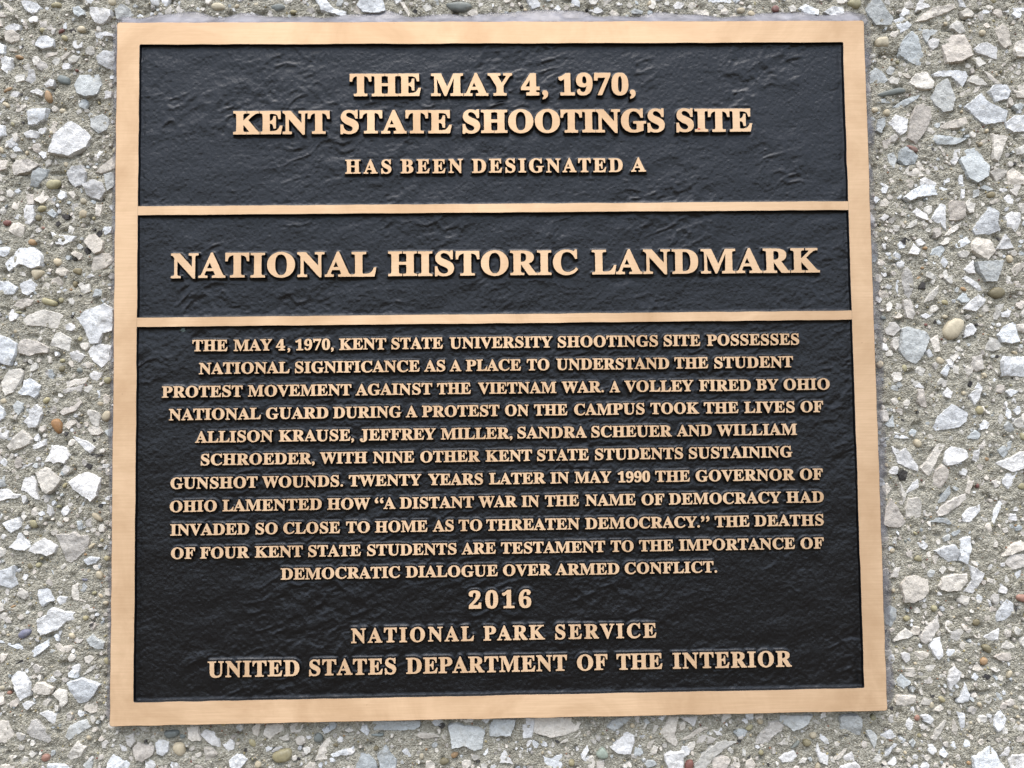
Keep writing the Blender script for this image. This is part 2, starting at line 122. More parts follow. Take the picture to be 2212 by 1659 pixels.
STONES = [
("w",[-2912,2234,-2867,2241,-2826,2230,-2799,2202,-2817,2171,-2851,2159,-2893,2187]),
("c",[-3029,2234,-3003,2222,-2968,2187,-2919,2144,-2941,2136,-2975,2171,-3021,2210]),
("g",[-2603,2198,-2569,2209,-2539,2182,-2523,2151,-2561,2135,-2595,2159]),
("w",[-2500,2201,-2441,2194,-2361,2178,-2361,2135,-2417,2092,-2462,2100,-2497,2159]),
("g",[-2342,2182,-2297,2217,-2259,2197,-2232,2154,-2281,2119,-2330,2127]),
("w",[-2869,2128,-2840,2150,-2806,2140,-2816,2109,-2858,2101]),
("y",[-2743,2214,-2705,2236,-2667,2229,-2667,2202,-2705,2194,-2739,2206]),
("p",[-2798,2101,-2768,2120,-2733,2093,-2725,2062,-2759,2062,-2793,2070]),
("y",[-2808,2070,-2782,2080,-2759,2058,-2782,2033,-2807,2050]),
("y",[-2676,2023,-2650,2030,-2625,2011,-2638,1984,-2668,1997]),
("w",[-3015,2078,-2967,2101,-2921,2086,-2925,2054,-2973,2051,-3007,2059]),
("c",[-3018,2043,-2970,2062,-2924,2031,-2928,1996,-2972,1977,-3010,1996]),
("w",[-2826,1976,-2808,2011,-2766,2023,-2711,1996,-2713,1953,-2776,1934,-2829,1957]),
("c",[-2888,1988,-2830,1996,-2842,1918,-2885,1934]),
("w",[-2598,1984,-2570,1997,-2538,1991,-2540,1948,-2577,1933,-2598,1956]),
("w",[-2465,2040,-2401,2045,-2344,2029,-2348,2014,-2408,2018,-2438,1995,-2461,2018]),
("w",[-2447,1882,-2400,1921,-2339,1913,-2332,1800,-2384,1812,-2437,1839]),
("c",[-2787,1879,-2750,1914,-2693,1918,-2697,1902,-2738,1891,-2779,1872]),
("c",[-2670,1887,-2648,1910,-2615,1924,-2626,1902,-2663,1871]),
("c",[-2629,1879,-2592,1902,-2559,1890,-2580,1855,-2617,1848]),
("w",[-3031,1872,-3005,1892,-2967,1880,-2973,1810,-2992,1779,-3026,1810]),
("p",[-2820,1845,-2790,1864,-2749,1844,-2748,1809,-2789,1802,-2816,1821]),
("o",[-2961,1892,-2934,1907,-2907,1895,-2888,1876,-2933,1874]),
("w",[-2880,1733,-2857,1810,-2841,1811,-2809,1732,-2848,1721]),
("c",[-2967,1748,-2939,1775,-2887,1779,-2890,1740,-2938,1725]),
("G",[-2699,1747,-2677,1780,-2612,1759,-2616,1708,-2668,1716]),
("w",[-2773,1717,-2736,1751,-2706,1740,-2713,1701,-2758,1701]),
("g",[-2589,1716,-2556,1774,-2443,1777,-2420,1715,-2442,1646,-2517,1630,-2570,1662]),
("o",[-2768,1624,-2762,1686,-2735,1674,-2712,1612,-2742,1597]),
("o",[-3027,1671,-2990,1698,-2957,1706,-2953,1687,-3005,1660]),
("w",[-2978,1656,-2952,1675,-2922,1667,-2929,1640,-2967,1633]),
("w",[-2855,1671,-2818,1690,-2773,1666,-2784,1649,-2832,1663]),
("w",[-2876,1547,-2842,1563,-2746,1564,-2755,1500,-2815,1466,-2863,1466]),
("t",[-2687,1554,-2659,1571,-2629,1558,-2643,1531,-2677,1535]),
("g",[-2489,1499,-2418,1530,-2373,1499,-2380,1429,-2432,1406,-2481,1445]),
("w",[-2733,1285,-2698,1392,-2657,1446,-2598,1484,-2507,1422,-2480,1384,-2506,1322,-2610,1265]),
("w",[-2888,1409,-2851,1432,-2788,1412,-2813,1378,-2873,1382]),
("p",[-2960,1210,-2931,1244,-2856,1248,-2788,1209,-2840,1171,-2944,1149]),
("g",[-2846,1087,-2829,1163,-2796,1195,-2736,1182,-2750,1140,-2801,1079]),
("w",[-2620,1162,-2587,1200,-2531,1207,-2504,1161,-2518,1092,-2570,1070,-2608,1108]),
("y",[-2757,1094,-2727,1124,-2660,1120,-2653,1101,-2704,1059,-2745,1063]),
("w",[-2518,1085,-2459,1119,-2406,1099,-2387,1045,-2427,996,-2502,1023]),
("c",[-2452,1165,-2407,1214,-2333,1267,-2332,1191,-2407,1160]),
("g",[-2403,1153,-2336,1168,-2331,1083,-2376,1045]),
("c",[-2819,995,-2768,1056,-2730,1010,-2770,972]),
("p",[-2882,969,-2864,1034,-2827,1030,-2818,968]),
("w",[-3076,1479,-3009,1456,-3002,1402,-3074,1364]),
("w",[-3085,1997,-3013,1958,-3016,1911,-3083,1896]),
("p",[-3072,1249,-2990,1241,-2993,1187,-3071,1165]),
("c",[-2618,1039,-2577,1054,-2547,1016,-2584,1001]),
("t",[-2547,1001,-2517,1016,-2491,985,-2516,964,-2543,970]),
("r",[-2699,2034,-2673,2069,-2643,2069,-2665,2034]),
("r",[-2594,1809,-2576,1820,-2557,1805,-2575,1789]),
("d",[-2620,2057,-2598,2069,-2582,2050,-2601,2030]),
("g",[2352,2177,2415,2271,2449,2227,2482,2169,2523,2126,2508,2080,2408,2073,2361,2134]),
("w",[2666,2162,2686,2219,2720,2270,2781,2194,2716,2179]),
("c",[2664,2097,2730,2161,2795,2190,2916,2211,2912,2179,2828,2140,2714,2101]),
("w",[2526,2101,2580,2130,2635,2079,2612,2047,2562,2026]),
("c",[2950,2161,3000,2182,3035,2146,3019,2121,2970,2125]),
("w",[2933,2270,2967,2229,2994,2190,2951,2197]),
("w",[3227,2160,3285,2182,3398,2185,3397,2167,3255,2157]),
("c",[2883,2071,2926,2104,2968,2071,2977,2032,2944,2014,2882,2050]),
("t",[3058,2031,3095,2049,3118,2024,3092,1997,3065,2010]),
("c",[3169,2045,3217,2081,3251,2052,3271,1945,3224,1923,3183,1967]),
("p",[2823,1996,2866,2011,2962,2007,2990,1931,3006,1867,2930,1832,2845,1828,2827,1925]),
("g",[2575,1976,2633,2033,2667,2004,2702,1875,2692,1811,2626,1826,2550,1876,2556,1947]),
("g",[2694,2043,2740,2050,2800,2039,2788,2018,2752,2004,2730,1961,2703,2004]),
("w",[2737,1968,2770,1989,2812,1982,2799,1939,2770,1918,2746,1932]),
("w",[3025,1917,3062,1949,3112,1963,3175,1927,3186,1852,3115,1867,3039,1895]),
("c",[3280,1909,3304,1966,3389,1980,3383,1858,3293,1866]),
("c",[2611,1705,2651,1761,2723,1775,2759,1704,2747,1661,2697,1654,2648,1669]),
("w",[2754,1757,2800,1775,2885,1782,2970,1774,2983,1739,2945,1675,2870,1739,2764,1739]),
("c",[2982,1710,3004,1746,3047,1749,3108,1688,3037,1685]),
("c",[3090,1774,3125,1759,3190,1695,3165,1695,3117,1731]),
("g",[2744,1604,2783,1690,2841,1728,2874,1668,2893,1604,2868,1519,2811,1512,2757,1569]),
("c",[2477,1723,2510,1755,2548,1733,2536,1694,2487,1698]),
("g",[2352,1763,2399,1798,2447,1762,2474,1719,2445,1698,2360,1702]),
("w",[3113,1645,3143,1684,3221,1684,3244,1638,3225,1595,3153,1578]),
("c",[2929,1632,2994,1667,3058,1678,3043,1649,2978,1625,2935,1614]),
("w",[2954,1547,3060,1631,3096,1578,3221,1517,3211,1453,3083,1432,3022,1475]),
("G",[2365,1620,2443,1648,2542,1673,2588,1669,2584,1641,2491,1620,2406,1606]),
("g",[2378,1592,2470,1606,2512,1598,2497,1577,2405,1574]),
("g",[2503,1549,2582,1598,2678,1626,2652,1598,2552,1541]),
("p",[2580,1350,2606,1477,2644,1555,2694,1573,2756,1533,2740,1477,2687,1378,2635,1315]),
("w",[2468,1450,2515,1499,2588,1470,2578,1393,2538,1365,2498,1407]),
("c",[2780,1420,2859,1455,2958,1483,2971,1447,2899,1412,2821,1409]),
("g",[2734,1342,2764,1374,2841,1359,2953,1341,2888,1306,2768,1307]),
("w",[3211,1446,3270,1488,3368,1498,3363,1392,3258,1382,3217,1410]),
("c",[3127,1375,3214,1354,3183,1276,3151,1198,3117,1213]),
("r",[2564,1301,2593,1308,2648,1283,2650,1258,2605,1258]),
("g",[2526,1209,2535,1273,2571,1294,2646,1237,2623,1188,2560,1174]),
("g",[2909,1207,2943,1270,3007,1284,3047,1241,3090,1164,3077,1100,3005,1058,2950,1094]),
("c",[2547,1125,2588,1174,2636,1159,2680,1110,2627,1100]),
("c",[2630,1188,2652,1205,2688,1145,2657,1142]),
("c",[3099,1128,3150,1156,3205,1138,3190,1106,3139,1072]),
("c",[3204,1120,3241,1156,3296,1120,3348,1050,3216,1051]),
("w",[2647,1082,2683,1099,2738,1074,2766,1054,2653,1055]),
("w",[2899,1054,2905,1115,2923,1122,2924,1053]),
("c",[3264,1276,3360,1317,3357,1254,3273,1240]),
("g",[2398,1464,2451,1485,2446,1436,2413,1379,2385,1394]),
("g",[2453,1245,2493,1259,2512,1210,2489,1160,2462,1189]),
("p",[2418,1330,2475,1351,2469,1287,2430,1277]),
("w",[2852,1200,2879,1271,2915,1278,2906,1221,2876,1172]),
("y",[2229,2213,2274,2271,2322,2227,2317,2191,2278,2177]),
("c",[3023,1860,3066,1867,3099,1824,3056,1803]),
("c",[3256,1673,3307,1694,3376,1687,3372,1602,3289,1602]),
("t",[2398,1983,2434,1998,2484,2001,2488,1933,2404,1933]),
("w",[2401,1025,2437,1056,2452,1040,2431,998,2408,1002]),
("w",[2547,973,2603,1016,2667,1054,2745,1054,2825,1022,2766,991,2633,973,2577,950]),
("w",[2901,1053,2932,1053,2930,967,2913,963]),
("g",[3032,1028,3065,1048,3118,1020,3087,1012]),
("p",[3216,1011,3237,1050,3292,1050,3257,972]),
("Y",[3062,989,3102,1012,3137,993,3116,965,3077,966]),
("c",[3056,942,3139,961,3154,946,3099,930]),
("w",[2391,842,2431,881,2474,888,2457,857,2417,826]),
("w",[2606,883,2630,906,2683,867,2697,828,2659,836,2628,852]),
("w",[2717,840,2754,898,2775,933,2810,921,2804,769,2782,800,2743,816]),
("p",[2826,936,2850,952,2920,943,2928,846,2876,823,2826,831]),
("c",[2931,935,2964,968,3002,939,2979,873,2952,869,2934,896]),
("w",[2971,764,3016,826,3082,907,3135,871,3125,809,3146,762,3075,736,2989,736]),
("w",[3185,848,3214,879,3280,870,3277,808,3243,750,3194,785]),
("c",[2555,779,2580,813,2627,833,2618,798,2579,782]),
("c",[2799,734,2843,780,2907,815,2882,772,2826,738]),
("w",[2565,620,2599,681,2640,642,2619,611]),
("w",[2615,697,2643,720,2672,681,2637,669]),
("g",[2701,611,2721,645,2777,668,2795,641,2758,595]),
("c",[2765,680,2810,718,2837,710,2808,680,2777,668]),
("w",[2858,671,2895,702,2934,721,2956,690,2916,663,2869,648]),
("c",[2956,671,2996,717,3081,701,3110,630,3065,580,3000,608,2958,636]),
("w",[3122,646,3176,735,3206,700,3227,649,3165,642]),
("c",[2876,621,2912,640,2946,624,2929,589,2883,594]),
("w",[2761,556,2782,598,2812,571,2791,529]),
("w",[2911,516,2967,574,2976,492,2937,496]),
("g",[2978,562,3084,569,3162,572,3135,491,3102,437,3040,441,2996,507]),
("p",[2512,442,2531,519,2554,535,2580,480,2585,411,2562,330,2532,357]),
("w",[2472,404,2486,462,2501,458,2486,369]),
("c",[2647,310,2680,364,2744,417,2738,371,2710,333]),
("w",[2897,462,2917,479,2985,438,3025,376,3024,349,2983,392]),
("g",[2864,331,2897,369,2958,353,2930,315,2887,311]),
("w",[2897,269,2934,315,2990,361,3035,329,3018,291,2970,253]),
("Y",[3056,375,3101,410,3151,398,3168,359,3120,328,3074,337]),
("d",[2518,701,2546,721,2576,705,2559,674,2529,678]),
("d",[2615,403,2636,441,2663,433,2658,395]),
("o",[2644,650,2668,673,2695,653,2675,638]),
("o",[2632,526,2648,545,2669,530,2654,514]),
("o",[2598,457,2618,480,2644,476,2625,449]),
("o",[2875,400,2899,416,2929,384,2905,377]),
("p",[2518,331,2566,330,2590,241,2573,211,2535,219]),
("c",[3088,205,3111,290,3154,301,3133,251,3107,201]),
("w",[3132,244,3172,270,3193,251,3178,216,3139,216]),
("t",[2760,132,2789,185,2848,219,2898,200,2900,161,2855,93,2800,74,2763,101]),
("w",[2894,92,2908,161,2944,180,2973,145,2948,107]),
("w",[2632,229,2660,244,2690,229,2658,210]),
("t",[2752,224,2776,241,2806,224,2782,205]),
("G",[2362,221,2389,243,2419,212,2388,201]),
("p",[2397,143,2434,189,2465,189,2496,150,2446,105,2404,117]),
("c",[2433,51,2446,97,2485,100,2483,43,2451,13]),
("g",[2481,12,2502,150,2541,161,2648,133,2677,91,2619,-27,2579,-69,2518,-42]),
("c",[2681,79,2728,105,2740,9,2705,2]),
("w",[2651,3,2675,22,2696,-21,2669,-28]),
("w",[3103,105,3144,159,3215,185,3241,65,3186,51,3125,63]),
("c",[3022,14,3056,90,3102,75,3135,20,3076,6]),
("p",[2935,-31,2998,-16,3010,-101,2963,-119,2932,-100]),
("c",[2574,-103,2601,-85,2641,-104,2614,-157,2588,-142]),
("w",[2734,-128,2779,-75,2793,-106,2776,-148]),
("w",[3116,-56,3136,-29,3301,-35,3295,-158,3193,-149,3124,-148]),
("y",[2489,-95,2509,-64,2536,-88,2515,-126]),
("w",[2577,-210,2601,-184,2631,-219]),
("t",[3184,5,3208,8,3234,-11,3214,-26]),
("w",[2943,-226,2971,-192,2993,-215,2993,-229]),
("d",[2905,-199,2922,-176,2936,-192,2924,-214]),
("c",[3202,506,3239,544,3327,567,3276,520,3228,474]),
("c",[3230,166,3310,180,3307,111,3236,127]),
("r",[2638,179,2665,191,2676,171,2653,160]),
("t",[2565,180,2584,194,2603,180,2583,165]),
("p",[2588,-225,2627,-225,2642,-340,2607,-332,2585,-301]),
("w",[2910,-267,2938,-237,2989,-230,2971,-291,2939,-328]),
("w",[3143,-247,3174,-232,3216,-248,3172,-278]),
("w",[2679,-462,2705,-394,2800,-319,2894,-373,2881,-426,2833,-464,2740,-478,2690,-483]),
("w",[2968,-450,3004,-424,3034,-440,3017,-474,2971,-481]),
("c",[3070,-414,3106,-387,3124,-411,3095,-452]),
("g",[2381,-443,2429,-390,2434,-451,2396,-458]),
("w",[2436,-519,2440,-489,2486,-505,2527,-528,2462,-527]),
("g",[2893,-518,2940,-480,2971,-507,2953,-541,2896,-533]),
("w",[2407,-572,2467,-603,2498,-588,2531,-627,2574,-703,2569,-733,2509,-709,2449,-678]),
("c",[2589,-711,2642,-651,2691,-568,2761,-546,2752,-569,2695,-651,2637,-764,2600,-726]),
("w",[2737,-675,2751,-607,2786,-579,2866,-601,2880,-646,2809,-691,2755,-698]),
("w",[2910,-662,2927,-609,2962,-598,2951,-689]),
("o",[2983,-655,3003,-641,3029,-664,3001,-682]),
("w",[3063,-687,3125,-665,3204,-621,3275,-622,3271,-712,3153,-741,3085,-706]),
("g",[3074,-604,3160,-555,3159,-590,3110,-657,3084,-634]),
("p",[2655,-802,2677,-727,2724,-693,2754,-728,2748,-773,2707,-840,2662,-825]),
("d",[2447,-746,2478,-717,2508,-732,2491,-785,2461,-780]),
("c",[2863,-865,2883,-764,2920,-791,2886,-873]),
("w",[2500,-860,2536,-800,2568,-778,2580,-816,2550,-842]),
("g",[2692,-923,2725,-871,2765,-826,2773,-864,2731,-916]),
("w",[3097,-793,3129,-756,3191,-742,3149,-824,3144,-862,3103,-820]),
("y",[3179,-832,3212,-802,3265,-841,3209,-855]),
("p",[2679,-983,2723,-939,2793,-894,2863,-873,2869,-903,2798,-955,2735,-999,2689,-1006]),
("c",[2460,-799,2496,-868,2479,-920,2465,-867]),
("p",[2337,-1045,2363,-948,2403,-896,2439,-949,2486,-1040,2450,-1070,2374,-1065]),
("c",[2485,-958,2510,-894,2564,-887,2585,-921,2579,-1004,2528,-1026,2491,-1010]),
("w",[2838,-1008,2875,-963,2945,-938,2947,-980,2879,-1046,2845,-1038]),
("w",[3021,-1048,3035,-981,3076,-921,3091,-936,3057,-1004,3028,-1060]),
("g",[2634,-1042,2681,-1017,2742,-1022,2787,-1064,2711,-1044]),
("w",[2817,-1150,2876,-1132,2880,-1211,2854,-1301,2809,-1277,2819,-1203]),
("w",[2651,-1215,2713,-1194,2782,-1180,2814,-1233,2793,-1277,2740,-1284,2688,-1246]),
("w",[2557,-1165,2592,-1158,2618,-1185,2590,-1207,2564,-1187]),
("c",[2979,-1220,3010,-1206,3033,-1244,3001,-1251]),
("c",[3077,-1256,3118,-1193,3196,-1164,3250,-1202,3131,-1245]),
("p",[3091,-1297,3131,-1249,3248,-1247,3245,-1314,3135,-1339]),
("p",[2382,-1368,2411,-1316,2441,-1313,2424,-1376]),
("g",[2608,-1349,2631,-1331,2658,-1338,2645,-1372,2614,-1375]),
("c",[2677,-1335,2709,-1295,2747,-1303,2699,-1358]),
("c",[2673,-1425,2698,-1380,2775,-1359,2851,-1360,2849,-1405,2802,-1456,2725,-1463,2680,-1447]),
("w",[2872,-1308,2921,-1332,2962,-1362,2925,-1421,2885,-1479,2832,-1464,2880,-1406]),
("r",[2923,-813,2943,-799,2957,-829,2937,-848]),
("r",[2425,-810,2441,-797,2448,-818,2432,-827]),
("c",[2439,-1417,2471,-1371,2540,-1365,2611,-1393,2612,-1460,2569,-1500,2507,-1525,2452,-1521]),
("g",[2342,-1562,2376,-1543,2406,-1564,2401,-1624,2372,-1670,2338,-1649]),
("R",[3139,-1496,3167,-1483,3237,-1497,3234,-1551,3152,-1523]),
("w",[3021,-1614,3054,-1561,3090,-1515,3130,-1543,3132,-1590,3078,-1642,3026,-1651]),
("y",[2439,-1611,2470,-1598,2500,-1612,2475,-1645,2445,-1634]),
("y",[2612,-1554,2643,-1538,2667,-1555,2648,-1591,2618,-1577]),
("p",[2551,-1726,2583,-1680,2665,-1608,2669,-1682,2607,-1761,2579,-1780,2553,-1760]),
("w",[2603,-1787,2628,-1754,2670,-1742,2683,-1842,2658,-1875,2631,-1848]),
("c",[2393,-1757,2425,-1717,2460,-1681,2510,-1719,2472,-1738]),
("w",[2940,-1743,2979,-1714,3034,-1695,3028,-1765,2977,-1761]),
("c",[3047,-1809,3079,-1766,3133,-1804,3084,-1816]),
("Y",[2917,-1793,2949,-1780,2989,-1801,2980,-1847,2940,-1827]),
("o",[2903,-1886,2932,-1857,2965,-1874,2950,-1913,2916,-1913]),
("Y",[2868,-1652,2900,-1626,2930,-1650,2905,-1679,2874,-1675]),
("w",[2705,-1989,2723,-1942,2752,-1915,2788,-1950,2769,-2003,2719,-2055]),
("w",[2764,-2129,2793,-2077,2819,-2027,2841,-2084,2836,-2120,2798,-2133]),
("c",[2377,-2115,2391,-2082,2419,-2076,2459,-2083,2510,-2091,2505,-2124,2450,-2143,2383,-2135]),
("g",[2398,-1996,2423,-1957,2483,-2004,2475,-2017,2434,-2040,2407,-2023]),
("c",[2528,-2052,2537,-1999,2555,-2079,2541,-2078]),
("c",[2539,-2138,2561,-2099,2611,-2119,2593,-2142]),
("y",[2639,-2093,2663,-2087,2696,-2114,2682,-2137,2652,-2123]),
("d",[2927,-1980,2941,-1963,2975,-1977,2957,-2000]),
("w",[2858,-1985,2880,-1959,2899,-1979,2885,-2002]),
("c",[2867,-1939,2896,-1899,2929,-1936,2894,-1946]),
("t",[2740,-1616,2757,-1603,2781,-1617,2759,-1633]),
("p",[3000,-1861,3042,-1842,3117,-1843,3130,-1870,3081,-1889,3027,-1882]),
("w",[2980,-2272,2992,-2213,3024,-2184,3060,-2234,3044,-2280,3002,-2312]),
("w",[2755,-2182,2805,-2203,2799,-2282,2784,-2298]),
("R",[2488,-2216,2510,-2193,2533,-2204,2525,-2240,2494,-2239]),
("w",[2536,-2204,2571,-2198,2614,-2225,2589,-2258,2556,-2237]),
("c",[2596,-2344,2628,-2285,2685,-2237,2691,-2247,2648,-2318,2619,-2357]),
("c",[2726,-2300,2739,-2234,2761,-2281,2749,-2327]),
("w",[2843,-2454,2881,-2435,2916,-2416,2951,-2390,2983,-2424,3002,-2477,3059,-2560,2849,-2555]),
("w",[3059,-2478,3091,-2446,3195,-2442,3193,-2501,3080,-2560]),
("o",[2797,-2486,2818,-2473,2841,-2493,2817,-2513]),
("o",[2756,-2406,2774,-2397,2787,-2410,2769,-2420]),
("g",[2041,-2201,2065,-2188,2150,-2190,2166,-2210,2163,-2312,2072,-2310,2042,-2273]),
("g",[2198,-2283,2235,-2287,2264,-2324,2256,-2370,2245,-2392,2216,-2336]),
("p",[2318,-2226,2346,-2200,2401,-2191,2393,-2227,2351,-2248]),
("w",[2288,-2318,2316,-2305,2350,-2279,2379,-2326,2341,-2338,2294,-2334]),
("w",[2301,-2443,2340,-2391,2382,-2352,2388,-2366,2324,-2437]),
("w",[2032,-2496,2073,-2481,2127,-2472,2153,-2492,2152,-2541,2037,-2538]),
("w",[2050,-2444,2109,-2409,2121,-2465,2087,-2471]),
("c",[2003,-2456,2041,-2418,2076,-2389,2068,-2405,2026,-2457]),
("g",[2462,-2367,2480,-2341,2500,-2361,2482,-2394]),
("w",[2336,-2489,2371,-2457,2377,-2477,2356,-2496]),
("c",[2977,-1934,3011,-1925,3034,-1945,3003,-1954]),
("c",[2619,-2172,2661,-2144,2677,-2167,2653,-2183]),
("c",[2976,-2027,3000,-2017,3033,-2055,3006,-2054]),
("w",[-2764,-1363,-2742,-1330,-2696,-1364,-2665,-1423,-2708,-1436,-2734,-1461,-2754,-1428]),
("w",[-2652,-1417,-2636,-1403,-2591,-1408,-2609,-1444,-2635,-1453]),
("g",[-2519,-1347,-2493,-1328,-2473,-1348,-2485,-1380,-2508,-1377]),
("c",[-2564,-1392,-2561,-1340,-2525,-1327,-2521,-1426,-2551,-1425]),
("c",[-2518,-1429,-2485,-1397,-2449,-1414,-2478,-1436]),
("y",[-2453,-1384,-2426,-1368,-2407,-1385,-2433,-1404]),
("c",[-2501,-1469,-2471,-1453,-2420,-1490,-2458,-1500,-2497,-1482]),
("w",[-2759,-1533,-2703,-1508,-2688,-1475,-2655,-1471,-2622,-1486,-2490,-1511,-2523,-1531,-2595,-1549,-2634,-1594,-2738,-1628,-2758,-1598]),
("v",[-2882,-1622,-2849,-1590,-2797,-1591,-2797,-1617,-2842,-1652,-2871,-1645]),
("w",[-3022,-1646,-2926,-1673,-2848,-1694,-2844,-1708,-2880,-1707,-2952,-1673,-3022,-1655]),
("w",[-2808,-1744,-2776,-1702,-2698,-1658,-2691,-1691,-2736,-1729,-2782,-1756]),
("c",[-2658,-1688,-2639,-1682,-2612,-1702,-2560,-1690,-2550,-1706,-2586,-1735,-2645,-1718]),
("g",[-2472,-1656,-2437,-1630,-2410,-1657,-2361,-1677,-2370,-1716,-2416,-1715,-2456,-1689]),
("c",[-2489,-1870,-2460,-1832,-2415,-1803,-2428,-1832]),
("w",[-2907,-1869,-2872,-1837,-2826,-1851,-2799,-1903,-2801,-1981,-2856,-2009,-2880,-1947]),
("c",[-2792,-1949,-2766,-1911,-2727,-1905,-2665,-1938,-2687,-1977,-2746,-1976]),
("c",[-2671,-1977,-2635,-1952,-2583,-1959,-2576,-2024,-2608,-2056,-2635,-2004]),
("w",[-2584,-1908,-2519,-1893,-2492,-1883,-2453,-1897,-2384,-1924,-2419,-1982,-2465,-2027,-2517,-2032,-2550,-1999]),
("c",[-2481,-2052,-2452,-2020,-2406,-2034,-2405,-2080,-2438,-2089,-2477,-2072]),
("w",[-2846,-2026,-2823,-2016,-2774,-2027,-2816,-2065,-2836,-2052]),
("w",[-2741,-2086,-2692,-2068,-2646,-2094,-2633,-2140,-2652,-2156,-2692,-2119]),
("R",[-2948,-1965,-2922,-1943,-2899,-1966,-2921,-1979]),
("c",[-3014,-2126,-2932,-2127,-2898,-2218,-2936,-2250,-3012,-2248]),
("p",[-2814,-2188,-2789,-2130,-2757,-2121,-2717,-2164,-2651,-2223,-2690,-2261,-2748,-2234,-2801,-2214]),
("g",[-2589,-2225,-2567,-2167,-2515,-2139,-2470,-2133,-2443,-2169,-2495,-2201,-2566,-2245]),
("c",[-2578,-2341,-2546,-2290,-2514,-2252,-2468,-2288,-2500,-2343,-2558,-2361]),
("R",[-2737,-2344,-2715,-2319,-2676,-2329,-2682,-2365,-2720,-2373]),
("w",[-2690,-2438,-2688,-2377,-2642,-2385,-2577,-2392,-2551,-2441]),
("c",[-3010,-2383,-2902,-2379,-2836,-2435,-3009,-2431]),
("g",[-2480,-2395,-2454,-2363,-2434,-2383,-2440,-2443]),
("o",[-2943,-1471,-2910,-1445,-2884,-1449,-2917,-1471]),
("d",[-2892,-1795,-2860,-1776,-2821,-1767,-2846,-1782]),
("w",[-2701,-1899,-2675,-1873,-2652,-1893,-2668,-1906]),
("c",[-2802,-2323,-2786,-2304,-2767,-2324,-2779,-2340]),
("t",[-3017,-1932,-2949,-1910,-2929,-1930,-2954,-1952]),
("c",[-3017,-1958,-2954,-1959,-2947,-2024,-3015,-2042]),
("d",[-2631,-1764,-2618,-1754,-2605,-1765,-2618,-1777]),
("w",[-2886,966,-2821,965,-2816,874,-2837,844,-2875,850,-2879,917]),
("y",[-2808,941,-2785,965,-2743,959,-2743,934,-2790,916]),
("Y",[-2819,892,-2796,913,-2766,892,-2789,859,-2816,874]),
("r",[-3015,863,-2986,878,-2951,866,-2973,833,-3003,839]),
("c",[-2967,808,-2944,854,-2914,857,-2865,832,-2883,765,-2931,778]),
("R",[-2786,825,-2771,840,-2746,828,-2759,807]),
("d",[-2691,849,-2670,864,-2659,848,-2676,830]),
("d",[-2653,903,-2605,903,-2611,875,-2641,879]),
("y",[-2560,896,-2534,911,-2516,893,-2539,869]),
("o",[-2859,735,-2841,762,-2802,746,-2805,719,-2841,713]),
("w",[-2720,800,-2687,782,-2568,769,-2579,747,-2638,715,-2686,727]),
("c",[-2514,738,-2484,774,-2455,783,-2398,737,-2406,676,-2447,658,-2490,707]),
("g",[-2742,916,-2713,940,-2683,906,-2700,885]),
("c",[-2450,902,-2445,963,-2409,962,-2420,889]),
("c",[-2470,574,-2459,634,-2406,664,-2358,664,-2337,621,-2375,579,-2458,552]),
("w",[-3063,700,-2983,708,-2935,693,-2988,645,-3062,664]),
("w",[-2990,608,-2952,657,-2900,702,-2823,704,-2763,655,-2767,588,-2821,571,-2898,602,-2969,560]),
("t",[-2838,559,-2815,574,-2755,564,-2752,540,-2808,495]),
("w",[-3059,500,-2962,493,-2908,457,-2931,418,-3058,416]),
("w",[-2902,481,-2838,510,-2790,471,-2813,432,-2851,408,-2884,426]),
("p",[-2947,342,-2912,372,-2865,393,-2809,383,-2829,353,-2894,330]),
("y",[-2776,377,-2759,401,-2672,370,-2681,340,-2764,359]),
("y",[-2673,382,-2652,403,-2628,382,-2646,355]),
("Y",[-2589,550,-2577,575,-2524,574,-2529,526]),
("o",[-2611,448,-2594,460,-2573,441,-2593,426]),
("Y",[-2588,478,-2570,505,-2552,484,-2564,447]),
("c",[-2549,471,-2532,489,-2505,468,-2528,441]),
("c",[-2884,252,-2852,287,-2764,323,-2657,297,-2600,231,-2679,207,-2744,220,-2857,227]),
("w",[-2559,275,-2491,320,-2385,355,-2331,318,-2335,186,-2388,174,-2417,114,-2471,109,-2507,200]),
("o",[-2448,169,-2427,187,-2390,174,-2400,147,-2436,148]),
("w",[-2485,61,-2459,97,-2411,108,-2340,96,-2345,18,-2401,-36,-2458,13]),
("c",[-2713,106,-2679,177,-2649,183,-2584,140,-2600,68,-2654,87]),
("p",[-2905,102,-2891,138,-2850,143,-2790,131,-2716,88,-2724,58,-2772,58,-2836,41,-2899,60]),
("w",[-3054,181,-2974,156,-2914,120,-2919,42,-2947,-17,-3051,14]),
("w",[-2594,56,-2559,68,-2499,37,-2535,2,-2582,14]),
("y",[-2665,9,-2641,30,-2612,15,-2635,-9]),
("y",[-2554,140,-2534,161,-2513,146,-2536,119]),
("t",[-2942,192,-2922,216,-2898,192,-2921,168]),
("c",[-2523,-16,-2487,1,-2452,-11,-2475,-38]),
("g",[-2459,398,-2445,446,-2397,440,-2403,404]),
("w",[-2502,516,-2476,537,-2449,525,-2481,516]),
("y",[-2935,306,-2906,318,-2873,306,-2893,294]),
("d",[-2443,786,-2425,804,-2410,786,-2425,764]),
("d",[-2513,683,-2498,701,-2483,671,-2495,659]),
("c",[-2996,-115,-2979,-75,-2957,-43,-2896,-37,-2873,-58,-2894,-120,-2924,-174,-2964,-198,-2982,-173,-2991,-142]),
("w",[-2900,-183,-2872,-143,-2864,-107,-2828,-96,-2761,-140,-2783,-189,-2805,-213,-2831,-197,-2884,-192]),
